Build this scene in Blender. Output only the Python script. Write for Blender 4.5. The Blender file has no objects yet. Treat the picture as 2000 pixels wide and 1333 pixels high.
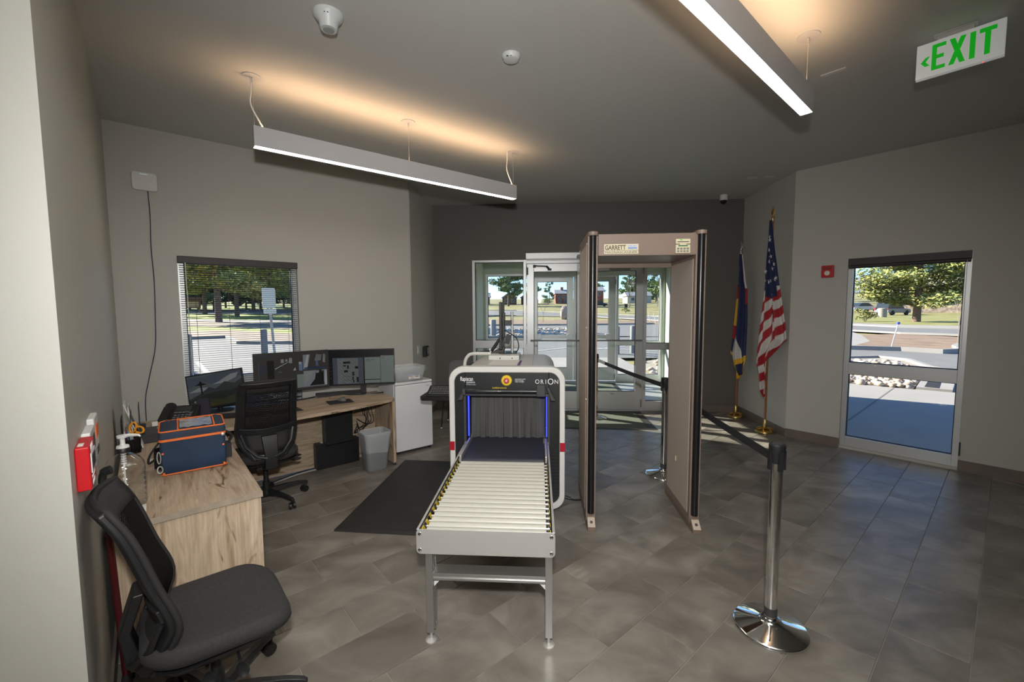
import bpy, bmesh, math, random
from mathutils import Vector, Matrix
random.seed(7)
PI = math.pi
sc = bpy.context.scene
col = sc.collection

# ------------------------------------------------------------------ camera
YAW, PITCH, ROLL, FOC = 0.06389, 0.07553, -0.00577, 835.5
fw = Vector((-math.sin(YAW)*math.cos(PITCH), math.cos(YAW)*math.cos(PITCH), -math.sin(PITCH)))
rt = fw.cross(Vector((0, 0, 1))).normalized(); up = rt.cross(fw)
c_, s_ = math.cos(ROLL), math.sin(ROLL)
rt2, up2 = c_*rt + s_*up, -s_*rt + c_*up
cam = bpy.data.cameras.new('camera'); cam.sensor_width = 36.0; cam.lens = FOC*36/2000
cam.clip_start = 0.05; cam.clip_end = 3000
camo = bpy.data.objects.new('camera', cam); col.objects.link(camo)
camo.matrix_world = Matrix(((rt2.x, up2.x, -fw.x, 0), (rt2.y, up2.y, -fw.y, 0), (rt2.z, up2.z, -fw.z, 1.7), (0, 0, 0, 1)))
sc.camera = camo

# ------------------------------------------------------------------ sky, sun, flash, exposure
SUN_EL = math.radians(26.5)
SUN_DIR = Vector((-0.885*math.cos(SUN_EL), 0.466*math.cos(SUN_EL), math.sin(SUN_EL))).normalized()   # towards the sun
w = bpy.data.worlds.new('sky'); sc.world = w; w.use_nodes = True
nt = w.node_tree; nt.nodes.clear()
out = nt.nodes.new('ShaderNodeOutputWorld'); bg = nt.nodes.new('ShaderNodeBackground'); sky = nt.nodes.new('ShaderNodeTexSky')
sky.sky_type = 'NISHITA'; sky.sun_disc = False; sky.sun_elevation = SUN_EL
sky.sun_rotation = math.atan2(SUN_DIR.x, SUN_DIR.y); sky.altitude = 2100; sky.dust_density = 0.35; sky.ozone_density = 2.5; sky.air_density = 1.0
bg.inputs['Strength'].default_value = 0.25
tint = nt.nodes.new('ShaderNodeMixRGB'); tint.blend_type = 'MULTIPLY'; tint.inputs[0].default_value = 1.0; tint.inputs[2].default_value = (0.74, 0.88, 1.04, 1)
nt.links.new(sky.outputs[0], tint.inputs[1]); nt.links.new(tint.outputs[0], bg.inputs[0]); nt.links.new(bg.outputs[0], out.inputs[0])
sun = bpy.data.lights.new('sun', 'SUN'); sun.energy = 14.0; sun.angle = 0.009; sun.color = (1.0, 0.93, 0.82)
suno = bpy.data.objects.new('sun', sun); col.objects.link(suno)
suno.rotation_euler = (-SUN_DIR).to_track_quat('-Z', 'Y').to_euler(); suno.location = SUN_DIR*60
# the photographer's flash, held just above the lens
fl = bpy.data.lights.new('camera_flash', 'SPOT'); fl.energy = 285; fl.spot_size = math.radians(120); fl.spot_blend = 0.9; fl.shadow_soft_size = 0.05; fl.color = (1.0, 0.985, 0.96)
flo = bpy.data.objects.new('camera_flash', fl); col.objects.link(flo); flo.location = (0.02, -0.06, 2.02); flo.rotation_euler = Vector((-.07, 1, -.20)).to_track_quat('-Z', 'Y').to_euler()
# a second flash head turned up at the ceiling
bf = bpy.data.lights.new('bounce_flash', 'SPOT'); bf.energy = 480; bf.spot_size = math.radians(140); bf.spot_blend = 1.0; bf.shadow_soft_size = 0.06; bf.color = (1.0, 0.985, 0.96)
bfo = bpy.data.objects.new('bounce_flash', bf); col.objects.link(bfo); bfo.location = (0.02, -0.10, 2.05); bfo.rotation_euler = Vector((-.10, -.05, 1)).to_track_quat('-Z', 'Y').to_euler()
sc.view_settings.view_transform = 'Standard'; sc.view_settings.look = 'None'
sc.view_settings.exposure = 0.2; sc.view_settings.gamma = 1.0; sc.view_settings.use_curve_mapping = False
sc.cycles.max_bounces = 8; sc.cycles.transparent_max_bounces = 24; sc.cycles.caustics_reflective = False; sc.cycles.caustics_refractive = False

# ------------------------------------------------------------------ materials
def principled(name):
    m = bpy.data.materials.new(name); m.use_nodes = True
    return m, m.node_tree, m.node_tree.nodes['Principled BSDF']

def mat(name, colr, rough=0.5, metal=0.0, var=0.0, scale=8.0, bump=0.0, bscale=None, emit=0.0, spec=None, coat=0.0, sheen=0.0):
    m, t, b = principled(name)
    c = (*colr, 1.0)
    b.inputs['Base Color'].default_value = c; b.inputs['Roughness'].default_value = rough; b.inputs['Metallic'].default_value = metal
    if spec is not None: b.inputs['Specular IOR Level'].default_value = spec
    if coat: b.inputs['Coat Weight'].default_value = coat
    if emit: b.inputs['Emission Color'].default_value = c; b.inputs['Emission Strength'].default_value = emit
    if var or bump:
        tc = t.nodes.new('ShaderNodeTexCoord'); n = t.nodes.new('ShaderNodeTexNoise')
        n.inputs['Scale'].default_value = scale; n.inputs['Detail'].default_value = 4
        t.links.new(tc.outputs['Object'], n.inputs['Vector'])
        if var:
            r = t.nodes.new('ShaderNodeValToRGB')
            r.color_ramp.elements[0].position = 0.3; r.color_ramp.elements[1].position = 0.7
            r.color_ramp.elements[0].color = tuple(max(0, x*(1-var)) for x in colr)+(1,)
            r.color_ramp.elements[1].color = tuple(min(1, x*(1+var)) for x in colr)+(1,)
            t.links.new(n.outputs['Fac'], r.inputs[0]); t.links.new(r.outputs[0], b.inputs['Base Color'])
        if bump:
            n2 = t.nodes.new('ShaderNodeTexNoise'); n2.inputs['Scale'].default_value = bscale or scale*4; n2.inputs['Detail'].default_value = 3
            t.links.new(tc.outputs['Object'], n2.inputs['Vector'])
            bp = t.nodes.new('ShaderNodeBump'); bp.inputs['Strength'].default_value = bump; bp.inputs['Distance'].default_value = 0.01
            t.links.new(n2.outputs['Fac'], bp.inputs['Height']); t.links.new(bp.outputs[0], b.inputs['Normal'])
    return m

def glass_mat(name, tint=(0.9, 0.95, 0.93), refl=0.025, rough=0.0):
    m = bpy.data.materials.new(name); m.use_nodes = True; t = m.node_tree; t.nodes.clear()
    o = t.nodes.new('ShaderNodeOutputMaterial'); mx = t.nodes.new('ShaderNodeMixShader')
    tr = t.nodes.new('ShaderNodeBsdfTransparent'); gl = t.nodes.new('ShaderNodeBsdfGlossy'); lw = t.nodes.new('ShaderNodeLayerWeight'); pw = t.nodes.new('ShaderNodeMath'); pw.operation = 'POWER'; pw.inputs[1].default_value = 5
    fr = t.nodes.new('ShaderNodeMath'); fr.operation = 'MULTIPLY_ADD'; fr.inputs[1].default_value = 0.85; fr.inputs[2].default_value = refl
    t.links.new(lw.outputs['Facing'], pw.inputs[0]); t.links.new(pw.outputs[0], fr.inputs[0])
    tr.inputs[0].default_value = (*tint, 1); gl.inputs['Roughness'].default_value = rough
    t.links.new(fr.outputs[0], mx.inputs[0]); t.links.new(tr.outputs[0], mx.inputs[1]); t.links.new(gl.outputs[0], mx.inputs[2])
    t.links.new(mx.outputs[0], o.inputs[0])
    return m

def emis(name, colr, s):
    m = bpy.data.materials.new(name); m.use_nodes = True; t = m.node_tree; t.nodes.clear()
    o = t.nodes.new('ShaderNodeOutputMaterial'); e = t.nodes.new('ShaderNodeEmission')
    e.inputs[0].default_value = (*colr, 1); e.inputs[1].default_value = s; t.links.new(e.outputs[0], o.inputs[0])
    return m

def screen_mat(name, colr, s):
    m = mat(name, tuple(c*0.15 for c in colr), 0.25)
    b = m.node_tree.nodes['Principled BSDF']; b.inputs['Emission Color'].default_value = (*colr, 1); b.inputs['Emission Strength'].default_value = s
    return m

def wood_mat(name, axis='x', tone=1.0, seed=0.0):
    """pale ash laminate with brown heart streaks and a few dark knots; the grain runs along the given object axis"""
    m, t, b = principled(name); L = t.links.new
    tc = t.nodes.new('ShaderNodeTexCoord')
    def mapped(sl, sc_):
        mp = t.nodes.new('ShaderNodeMapping'); mp.inputs['Location'].default_value = (seed, seed*.7, seed*.3)
        mp.inputs['Scale'].default_value = tuple(sl if k == axis else sc_ for k in 'xyz'); L(tc.outputs['Object'], mp.inputs[0]); return mp
    def noise(mp, sc_, det, dist=0.0):
        n = t.nodes.new('ShaderNodeTexNoise'); n.inputs['Scale'].default_value = sc_; n.inputs['Detail'].default_value = det; n.inputs['Distortion'].default_value = dist; L(mp.outputs[0], n.inputs['Vector']); return n
    def ramp(src, stops):
        r = t.nodes.new('ShaderNodeValToRGB'); cr = r.color_ramp
        cr.elements[0].position, cr.elements[0].color = stops[0][0], (*stops[0][1], 1); cr.elements[1].position, cr.elements[1].color = stops[-1][0], (*stops[-1][1], 1)
        for p, c in stops[1:-1]: e = cr.elements.new(p); e.color = (*c, 1)
        L(src, r.inputs[0]); return r
    K = lambda c: tuple(min(1, x*tone) for x in c)
    base = ramp(noise(mapped(1.1, 8), 1.5, 5, 1.4).outputs['Fac'], [(.30, K((.30, .20, .125))), (.42, K((.47, .35, .24))), (.52, K((.60, .475, .345))), (.62, K((.50, .385, .275))), (.74, K((.66, .55, .42)))])
    fine = ramp(noise(mapped(2.0, 60), 2.0, 4, .3).outputs['Fac'], [(.35, (.80, .78, .75)), (.65, (1, 1, 1))])
    dark = ramp(noise(mapped(3.2, 13), .9, 4, 1.6).outputs['Fac'], [(.30, (.26, .19, .14)), (.37, (1, 1, 1))])
    m1 = t.nodes.new('ShaderNodeMixRGB'); m1.blend_type = 'MULTIPLY'; m1.inputs[0].default_value = 1.0; L(base.outputs[0], m1.inputs[1]); L(fine.outputs[0], m1.inputs[2])
    m2 = t.nodes.new('ShaderNodeMixRGB'); m2.blend_type = 'MULTIPLY'; m2.inputs[0].default_value = .85; L(m1.outputs[0], m2.inputs[1]); L(dark.outputs[0], m2.inputs[2])
    L(m2.outputs[0], b.inputs['Base Color']); b.inputs['Roughness'].default_value = 0.45
    return m

def tile_mat():
    m, t, b = principled('porcelain_tile')
    g = t.nodes.new('ShaderNodeNewGeometry'); oi = t.nodes.new('ShaderNodeObjectInfo')
    ad = t.nodes.new('ShaderNodeVectorMath'); ad.operation = 'MULTIPLY_ADD'
    ad.inputs[1].default_value = (1, 1, 1)
    cmb = t.nodes.new('ShaderNodeCombineXYZ'); mul = t.nodes.new('ShaderNodeMath'); mul.operation = 'MULTIPLY'; mul.inputs[1].default_value = 37.0
    t.links.new(oi.outputs['Random'], mul.inputs[0]); t.links.new(mul.outputs[0], cmb.inputs[0]); t.links.new(mul.outputs[0], cmb.inputs[2])
    t.links.new(g.outputs['Position'], ad.inputs[0]); t.links.new(cmb.outputs[0], ad.inputs[2])
    mp = t.nodes.new('ShaderNodeMapping'); mp.inputs['Rotation'].default_value = (0, 0, -0.773); mp.inputs['Scale'].default_value = (1.0, 1.5, 1.0)
    t.links.new(ad.outputs[0], mp.inputs[0])
    n = t.nodes.new('ShaderNodeTexNoise'); n.inputs['Scale'].default_value = 2.6; n.inputs['Detail'].default_value = 6; n.inputs['Roughness'].default_value = 0.55; n.inputs['Distortion'].default_value = 0.6
    t.links.new(mp.outputs[0], n.inputs['Vector'])
    r = t.nodes.new('ShaderNodeValToRGB'); cr = r.color_ramp
    cr.elements[0].position = 0.32; cr.elements[0].color = (0.132, 0.116, 0.096, 1)
    cr.elements[1].position = 0.68; cr.elements[1].color = (0.282, 0.257, 0.222, 1)
    e = cr.elements.new(0.5); e.color = (0.197, 0.176, 0.149, 1)
    t.links.new(n.outputs['Fac'], r.inputs[0])
    hs = t.nodes.new('ShaderNodeHueSaturation')
    mr = t.nodes.new('ShaderNodeMapRange'); mr.inputs[3].default_value = 0.86; mr.inputs[4].default_value = 1.14
    t.links.new(oi.outputs['Random'], mr.inputs[0]); t.links.new(mr.outputs[0], hs.inputs['Value']); t.links.new(r.outputs[0], hs.inputs['Color'])
    t.links.new(hs.outputs[0], b.inputs['Base Color'])
    b.inputs['Roughness'].default_value = 0.36; b.inputs['Specular IOR Level'].default_value = 0.5
    return m

# ------------------------------------------------------------------ mesh builder
class MB:
    def __init__(s): s.v = []; s.f = []; s.mi = []; s.cur = 0
    def add(s, vs, fs, mi=None):
        o = len(s.v); s.v += [tuple(p) for p in vs]
        for f in fs: s.f.append(tuple(i+o for i in f)); s.mi.append(s.cur if mi is None else mi)
        return s
    def box(s, x0, x1, y0, y1, z0, z1, mi=None):
        return s.add([(x0,y0,z0),(x1,y0,z0),(x1,y1,z0),(x0,y1,z0),(x0,y0,z1),(x1,y0,z1),(x1,y1,z1),(x0,y1,z1)],
              [(0,3,2,1),(4,5,6,7),(0,1,5,4),(1,2,6,5),(2,3,7,6),(3,0,4,7)], mi)
    def obox(s, c, size, R=None, mi=None):
        hx, hy, hz = size[0]/2, size[1]/2, size[2]/2
        pts = [Vector(p) for p in ((-hx,-hy,-hz),(hx,-hy,-hz),(hx,hy,-hz),(-hx,hy,-hz),(-hx,-hy,hz),(hx,-hy,hz),(hx,hy,hz),(-hx,hy,hz))]
        if R is not None: pts = [R @ p for p in pts]
        c = Vector(c)
        return s.add([p+c for p in pts], [(0,3,2,1),(4,5,6,7),(0,1,5,4),(1,2,6,5),(2,3,7,6),(3,0,4,7)], mi)
    def rings(s, rings, cap0=True, cap1=True, closed=True, mi=None):
        n = len(rings[0]); o = len(s.v); vs = [p for r in rings for p in r]; fs = []
        m = n if closed else n-1
        for k in range(len(rings)-1):
            for i in range(m):
                j = (i+1) % n; fs.append((k*n+i, k*n+j, (k+1)*n+j, (k+1)*n+i))
        if cap0: fs.append(tuple(reversed(range(n))))
        if cap1: fs.append(tuple(range((len(rings)-1)*n, len(rings)*n)))
        return s.add(vs, fs, mi)
    def cyl(s, p0, p1, r0, r1=None, n=14, caps=True, mi=None):
        p0, p1 = Vector(p0), Vector(p1); r1 = r0 if r1 is None else r1
        d = (p1-p0).normalized(); a = d.orthogonal().normalized(); b = d.cross(a)
        R = [[p+(a*math.cos(2*PI*i/n)+b*math.sin(2*PI*i/n))*r for i in range(n)] for p, r in ((p0, r0), (p1, r1))]
        return s.rings(R, caps, caps, mi=mi)
    def tube(s, pts, r, n=8, closed=False, caps=True, mi=None):
        pts = [Vector(p) for p in pts]; N = len(pts); R = []
        rr = r if isinstance(r, (list, tuple)) else [r]*N
        a = None
        for i, p in enumerate(pts):
            if closed: d = pts[(i+1) % N]-pts[i-1]
            else: d = pts[min(i+1, N-1)]-pts[max(i-1, 0)]
            d = d.normalized()
            a = d.orthogonal().normalized() if a is None else (a-d*a.dot(d)).normalized()
            b = d.cross(a)
            R.append([p+(a*math.cos(2*PI*k/n)+b*math.sin(2*PI*k/n))*rr[i] for k in range(n)])
        if closed:
            o = len(s.v)
            vs = [q for x in R for q in x]; fs = []
            for k in range(N):
                k2 = (k+1) % N
                # choose the twist that lines the last ring up with the first
                off = 0
                if k2 == 0:
                    off = min(range(n), key=lambda t: (R[k][0]-R[0][t]).length)
                for i in range(n):
                    j = (i+1) % n; fs.append((k*n+i, k*n+j, k2*n+(j+off) % n, k2*n+(i+off) % n))
            return s.add(vs, fs, mi)
        return s.rings(R, caps, caps, mi=mi)
    def lathe(s, prof, n=20, c=(0, 0, 0), mi=None, cap0=True, cap1=True):
        R = [[(c[0]+r*math.cos(2*PI*i/n), c[1]+r*math.sin(2*PI*i/n), c[2]+z) for i in range(n)] for r, z in prof]
        return s.rings(R, cap0, cap1, mi=mi)
    def prism(s, poly, h0, h1, f=None, mi=None):
        """poly in a plane, extruded from h0 to h1; f maps (a, b, h) to a point"""
        f = f or (lambda a, b, h: (a, b, h))
        return s.rings([[f(a, b, h0) for a, b in poly], [f(a, b, h1) for a, b in poly]], mi=mi)
    def grid(s, fn, nu, nv, mi=None, mf=None):
        o = []; fs = []
        for j in range(nv+1):
            for i in range(nu+1): o.append(fn(i/nu, j/nv))
        for j in range(nv):
            for i in range(nu):
                fs.append((j*(nu+1)+i, j*(nu+1)+i+1, (j+1)*(nu+1)+i+1, (j+1)*(nu+1)+i))
        k = len(s.mi); s.add(o, fs, mi)
        if mf:
            for j in range(nv):
                for i in range(nu): s.mi[k+j*nu+i] = mf((i+.5)/nu, (j+.5)/nv)
        return s
    def mesh(s, name, mats, smooth=40):
        me = bpy.data.meshes.new(name); me.from_pydata(s.v, [], s.f)
        for m in (mats if isinstance(mats, (list, tuple)) else [mats]): me.materials.append(m)
        me.polygons.foreach_set('material_index', s.mi); me.update()
        bm = bmesh.new(); bm.from_mesh(me); bmesh.ops.recalc_face_normals(bm, faces=bm.faces); bm.to_mesh(me); bm.free()
        if smooth:
            me.polygons.foreach_set('use_smooth', [True]*len(me.polygons)); me.set_sharp_from_angle(angle=math.radians(smooth))
        return me
    def build(s, name, mats, parent=None, bevel=0, seg=2, smooth=40, loc=(0, 0, 0), rot=(0, 0, 0), solid=0, label=None):
        o = bpy.data.objects.new(name, s.mesh(name, mats, smooth)); col.objects.link(o)
        o.location = loc; o.rotation_euler = rot
        if parent: o.parent = parent
        if solid:
            md = o.modifiers.new('solid', 'SOLIDIFY'); md.thickness = solid; md.offset = 0
        if bevel:
            md = o.modifiers.new('bevel', 'BEVEL'); md.width = bevel; md.segments = seg; md.limit_method = 'ANGLE'; md.angle_limit = 0.6
            md.harden_normals = bool(smooth)
        if label: o['label'] = label
        return o

def thing(name, label, cat, loc=(0, 0, 0), rotz=0, group=None):
    o = bpy.data.objects.new(name, None); col.objects.link(o); o.empty_display_size = 0.1
    o.location = loc; o.rotation_euler = (0, 0, rotz); o['label'] = label; o['category'] = cat
    if group: o['group'] = group
    return o
def tag(o, label, cat, group=None):
    o['label'] = label; o['category'] = cat
    if group: o['group'] = group
    return o
def struct(o): o['kind'] = 'structure'; return o
def stuff(o): o['kind'] = 'stuff'; return o
def copy_tree(o, parent=None):
    c = o.copy(); col.objects.link(c)
    if parent: c.parent = parent
    for ch in list(o.children): copy_tree(ch, c)
    return c
def rrect(w_, h_, r, n=5):
    r = min(r, w_*.49, h_*.49)
    p = []
    for cx, cy, a0 in ((w_/2-r, h_/2-r, 0), (-w_/2+r, h_/2-r, 90), (-w_/2+r, -h_/2+r, 180), (w_/2-r, -h_/2+r, 270)):
        for k in range(n+1):
            a = math.radians(a0+90*k/n); p.append((cx+r*math.cos(a), cy+r*math.sin(a)))
    return p
def bez(p0, p1, p2, p3, n=12):
    p0, p1, p2, p3 = map(Vector, (p0, p1, p2, p3)); o = []
    for i in range(n+1):
        t = i/n; u = 1-t; o.append(p0*u**3+p1*3*u*u*t+p2*3*u*t*t+p3*t**3)
    return o
def smoothpath(pts, n=6):
    pts = [Vector(p) for p in pts]; o = []
    for i in range(len(pts)-1):
        a, b = pts[max(i-1, 0)], pts[i]; c, d = pts[i+1], pts[min(i+2, len(pts)-1)]
        for k in range(n):
            t = k/n
            o.append(0.5*((2*b)+(c-a)*t+(2*a-5*b+4*c-d)*t*t+(3*b-a-3*c+d)*t**3))
    return o+[pts[-1]]
def text(name, s, size, m, parent, loc, rot, align='LEFT', sx=1.0, bold=0.0, depth=0.0005):
    cu = bpy.data.curves.new(name, 'FONT'); cu.body = s; cu.size = size; cu.align_x = align; cu.extrude = depth; cu.offset = bold; cu.resolution_u = 3
    t = bpy.data.objects.new('tmp', cu); col.objects.link(t)
    me = bpy.data.meshes.new_from_object(t); bpy.data.objects.remove(t); me.name = name
    me.materials.clear(); me.materials.append(m)
    o = bpy.data.objects.new(name, me); col.objects.link(o); o.parent = parent; o.location = loc; o.rotation_euler = rot; o.scale = (sx, 1, 1)
    return o
RX = (PI/2, 0, 0)     # lettering upright, reading along +x, facing -y

# ------------------------------------------------------------------ room frame
A = 0.77323                                     # the side walls stand at 45 degrees to the door wall
D1 = Vector((math.cos(A), math.sin(A), 0)); E2 = Vector((math.sin(A), -math.cos(A), 0))
LC = Vector((-3.874, 3.689, 0)); RC = Vector((3.22, 5.73, 0)); H = 3.40
def LW(u, v, z=0.0): return LC+D1*u+E2*v+Vector((0, 0, z))     # u along the desk wall, v out of it
def RW(t, n, z=0.0): return RC+E2*t+D1*n+Vector((0, 0, z))     # t along the right wall, n outwards
YD = 7.08                                       # door wall
YO = 9.95                                       # outer wall of the vestibule

# shared materials
PAINT = mat('wall_paint', (0.50, 0.492, 0.45), 0.55, bump=0.05, scale=3, bscale=45)
PAINTD = mat('dark_wall_paint', (0.125, 0.115, 0.106), 0.55, bump=0.05, scale=3, bscale=45)
CEILP = mat('ceiling_paint', (0.55, 0.555, 0.53), 0.6, bump=0.12, scale=3, bscale=9)
BASET = mat('baseboard_tile', (0.17, 0.135, 0.115), 0.4, var=0.15, scale=6)
ALU = mat('clear_anodised_aluminium', (0.62, 0.63, 0.63), 0.38, 0.55)
ALUD = mat('dark_aluminium_fitting', (0.30, 0.30, 0.30), 0.4, 0.7)  # darker metal for bars, hinges and closers
STEEL = mat('brushed_steel', (0.68, 0.665, 0.635), 0.45, 0.72)
CHROME = mat('polished_chrome', (0.82, 0.82, 0.82), 0.05, 1.0)
BLACK = mat('black_plastic', (0.012, 0.012, 0.013), 0.45)
BLACKM = mat('black_matt', (0.018, 0.017, 0.017), 0.75)
DGREY = mat('dark_grey_plastic', (0.045, 0.045, 0.047), 0.5)
WHITEP = mat('white_plastic', (0.72, 0.72, 0.70), 0.4)
WHITEG = mat('white_enamel', (0.78, 0.79, 0.80), 0.3)
PAPER = mat('paper', (0.75, 0.74, 0.70), 0.7)
GLASS = glass_mat('window_glass', (0.975, 0.988, 0.983))
REDP = mat('red_plastic', (0.55, 0.012, 0.018), 0.35)
BRASS = mat('brass', (0.62, 0.42, 0.14), 0.3, 1.0)
INK = mat('black_print', (0.02, 0.02, 0.02), 0.6)
WINK = mat('white_print', (0.85, 0.85, 0.85), 0.5)
ORANGE = mat('orange_fabric', (0.80, 0.17, 0.03), 0.7)
YELLOW = mat('yellow_plastic', (0.80, 0.58, 0.02), 0.45)
# ================================================================== THE ROOM
def wall_box(mb, frame, x0, x1, y0, y1, z0, z1):
    """box in one of the two turned frames"""
    P = [frame(x, y, z) for z in (z0, z1) for x, y in ((x0, y0), (x1, y0), (x1, y1), (x0, y1))]
    mb.add(P, [(0, 3, 2, 1), (4, 5, 6, 7), (0, 1, 5, 4), (1, 2, 6, 5), (2, 3, 7, 6), (3, 0, 4, 7)])
def holed(mb, frame, x0, x1, y0, y1, hx0, hx1, hz0, hz1, z0=0, z1=None):
    z1 = z1 or H
    wall_box(mb, frame, x0, hx0, y0, y1, z0, z1); wall_box(mb, frame, hx1, x1, y0, y1, z0, z1)
    wall_box(mb, frame, hx0, hx1, y0, y1, hz1, z1)
    if hz0 > z0: wall_box(mb, frame, hx0, hx1, y0, y1, z0, hz0)
XY = lambda x, y, z: Vector((x, y, z))
# floor: a mortar bed, the tiles are its parts
GROUT = mat('floor_grout', (0.30, 0.265, 0.22), 0.8)
def inroom(p):
    q = p-LC; r = p-RC
    main = q.dot(D1) > -.02 and q.dot(E2) > -.02 and r.dot(D1) < 0.02
    return main or (-1.77 < p.x < 3.24 and 5.5 < p.y < 7.1)
fb = MB()
fb.prism([(-4.1, 3.69), (-1.8, 6.0), (-1.8, 7.2), (3.3, 7.2), (3.3, 5.85), (7.9, 1.1), (7.9, -3.3), (-6.2, -3.3), (-6.2, 1.2)], -0.12, -0.004)
floor = struct(fb.build('floor', GROUT, smooth=0))
TILE = tile_mat()
TP, TW, GAP = 0.605, 0.298, 0.0045
def clip(poly, p0, n):
    o = []
    for i in range(len(poly)):
        a, b = poly[i], poly[(i+1) % len(poly)]
        da, db = (a-p0).dot(n), (b-p0).dot(n)
        if da <= 0: o.append(a)
        if (da < 0 < db) or (db < 0 < da): o.append(a+(b-a)*(da/(da-db)))
    return o
MAIN = [(LC, -D1), (LC, -E2), (RC, D1)]
NICHE = [(Vector((-1.75, 0, 0)), Vector((-1, 0, 0))), (Vector((3.22, 0, 0)), Vector((1, 0, 0))), (Vector((0, YD, 0)), Vector((0, 1, 0))), (Vector((0, 5.7, 0)), Vector((0, -1, 0)))]
cands = []
for k in range(-26, 22):
    v0 = -0.86+TW*k
    ph = 0.17 if k % 2 == 0 else 0.4725
    for i in range(-12, 20):
        u0 = ph+TP*i
        c = [D1*(u0+GAP/2)+(-E2)*(v0+GAP/2), D1*(u0+TP-GAP/2)+(-E2)*(v0+GAP/2), D1*(u0+TP-GAP/2)+(-E2)*(v0+TW-GAP/2), D1*(u0+GAP/2)+(-E2)*(v0+TW-GAP/2)]
        cen = (c[0]+c[2])/2
        if cen.y < -3.1 or cen.y > 7.6 or abs(cen.x) > 8: continue
        nm = sum(all((p-q).dot(n) <= 0 for q, n in MAIN) for p in c); nn = sum(all((p-q).dot(n) <= 0 for q, n in NICHE) for p in c)
        polys = []
        if nm == 4: polys = [c]
        elif nn == 4: polys = [c]
        else:
            a = c
            for q, n in MAIN: a = clip(a, q, n) if len(a) > 2 else []
            polys = [a]
            for q, n in ((LC, E2), (RC, -D1)):          # the parts of the niche that lie beyond the two side walls' lines
                b = clip(c, q, n)
                for q2, n2 in NICHE: b = clip(b, q2, n2) if len(b) > 2 else []
                polys.append(b)
            polys = [p for p in polys if len(p) > 2]
        if not polys: continue
        d = cen-Vector((0, 0, 1.7)); z_ = d.dot(fw)
        vis = z_ > 0.4 and abs(d.dot(rt2)/z_) < 1.32 and d.dot(up2)/z_ > -0.95
        cands.append((vis, (cen-Vector((0, 0, 1.7))).length, polys, (u0, v0)))
cands.sort(key=lambda t: (not t[0], t[1]))
rest = MB()
def tile_geo(mb, poly, o):
    n = len(poly); P = [p-o for p in poly]; cen = sum(P, Vector())/n
    ins = [p+(cen-p).normalized()*0.0016 for p in P]
    mb.rings([[(p.x, p.y, -.008) for p in P], [(p.x, p.y, -0.0012) for p in P], [(p.x, p.y, 0) for p in ins]], cap0=False)
full = MB(); u0, v0 = 0, 0
c = [D1*(GAP/2)+(-E2)*(GAP/2), D1*(TP-GAP/2)+(-E2)*(GAP/2), D1*(TP-GAP/2)+(-E2)*(TW-GAP/2), D1*(GAP/2)+(-E2)*(TW-GAP/2)]
tile_geo(full, c, Vector()); full_me = full.mesh('floor_tile', TILE, 0)
for idx, (vis, dist, polys, (u0, v0)) in enumerate(cands):
    org = D1*u0+(-E2)*v0
    if idx < 296 and vis:
        if len(polys) == 1 and len(polys[0]) == 4 and abs((polys[0][0]-polys[0][2]).length-c[0].__sub__(c[2]).length) < 1e-4:
            o = bpy.data.objects.new('floor_tile', full_me)
        else:
            mb = MB()
            for p in polys: tile_geo(mb, p, org)
            o = bpy.data.objects.new('floor_tile', mb.mesh('floor_tile', TILE, 0))
        col.objects.link(o); o.location = org; o.parent = floor
    else:
        for p in polys: tile_geo(rest, p, Vector())
stuff(rest.build('floor_tiling', TILE, floor, smooth=0))

# walls
b = MB(); wall_box(b, LW, -0.15, 0, -0.15, 3.38, 0, H); struct(b.build('wall_left', PAINT, smooth=0))
b = MB(); wall_box(b, LW, -3.2, 0, 3.38, 3.50, 0, H); struct(b.build('wall_front_left', PAINT, smooth=0))
b = MB(); holed(b, LW, 0, 2.965, -0.15, 0, 0.47, 1.553, 0.03, 2.235); struct(b.build('wall_back_left', PAINT, smooth=0))
b = MB(); b.box(-1.90, -1.75, 5.80, YD, 0, H); struct(b.build('wall_return_left', PAINT, smooth=0))
b = MB(); holed(b, XY, -1.90, 3.37, YD, YD+0.15, -1.11, 2.63, 0, 2.50); struct(b.build('wall_back', PAINTD, smooth=0))
b = MB(); b.box(3.22, 3.37, 5.73, YD, 0, H); b.add([RW(0, 0, z) for z in (0, H)]+[RW(0, .15, z) for z in (0, H)]+[(3.37, 5.73, z) for z in (0, H)], [(0, 2, 4), (1, 5, 3), (2, 3, 5, 4), (0, 1, 3, 2), (0, 4, 5, 1)])
struct(b.build('wall_return_right', PAINT, smooth=0))
b = MB(); holed(b, RW, 0, 6.5, 0, 0.15, 0.575, 1.575, 0.03, 2.26); struct(b.build('wall_right', PAINT, smooth=0))
e = RW(6.5, 0)
b = MB(); b.box(e.x, e.x+.15, -3.2, e.y+.1, 0, H); struct(b.build('wall_side_right', PAINT, smooth=0))
b = MB(); b.box(-6.3, e.x+.15, -3.35, -3.2, 0, H); struct(b.build('wall_rear', PAINT, smooth=0))
q = LW(-3.2, 3.44); b = MB(); b.box(q.x-.15, q.x, -3.2, q.y+.1, 0, H); struct(b.build('wall_side_left', PAINT, smooth=0))
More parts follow.
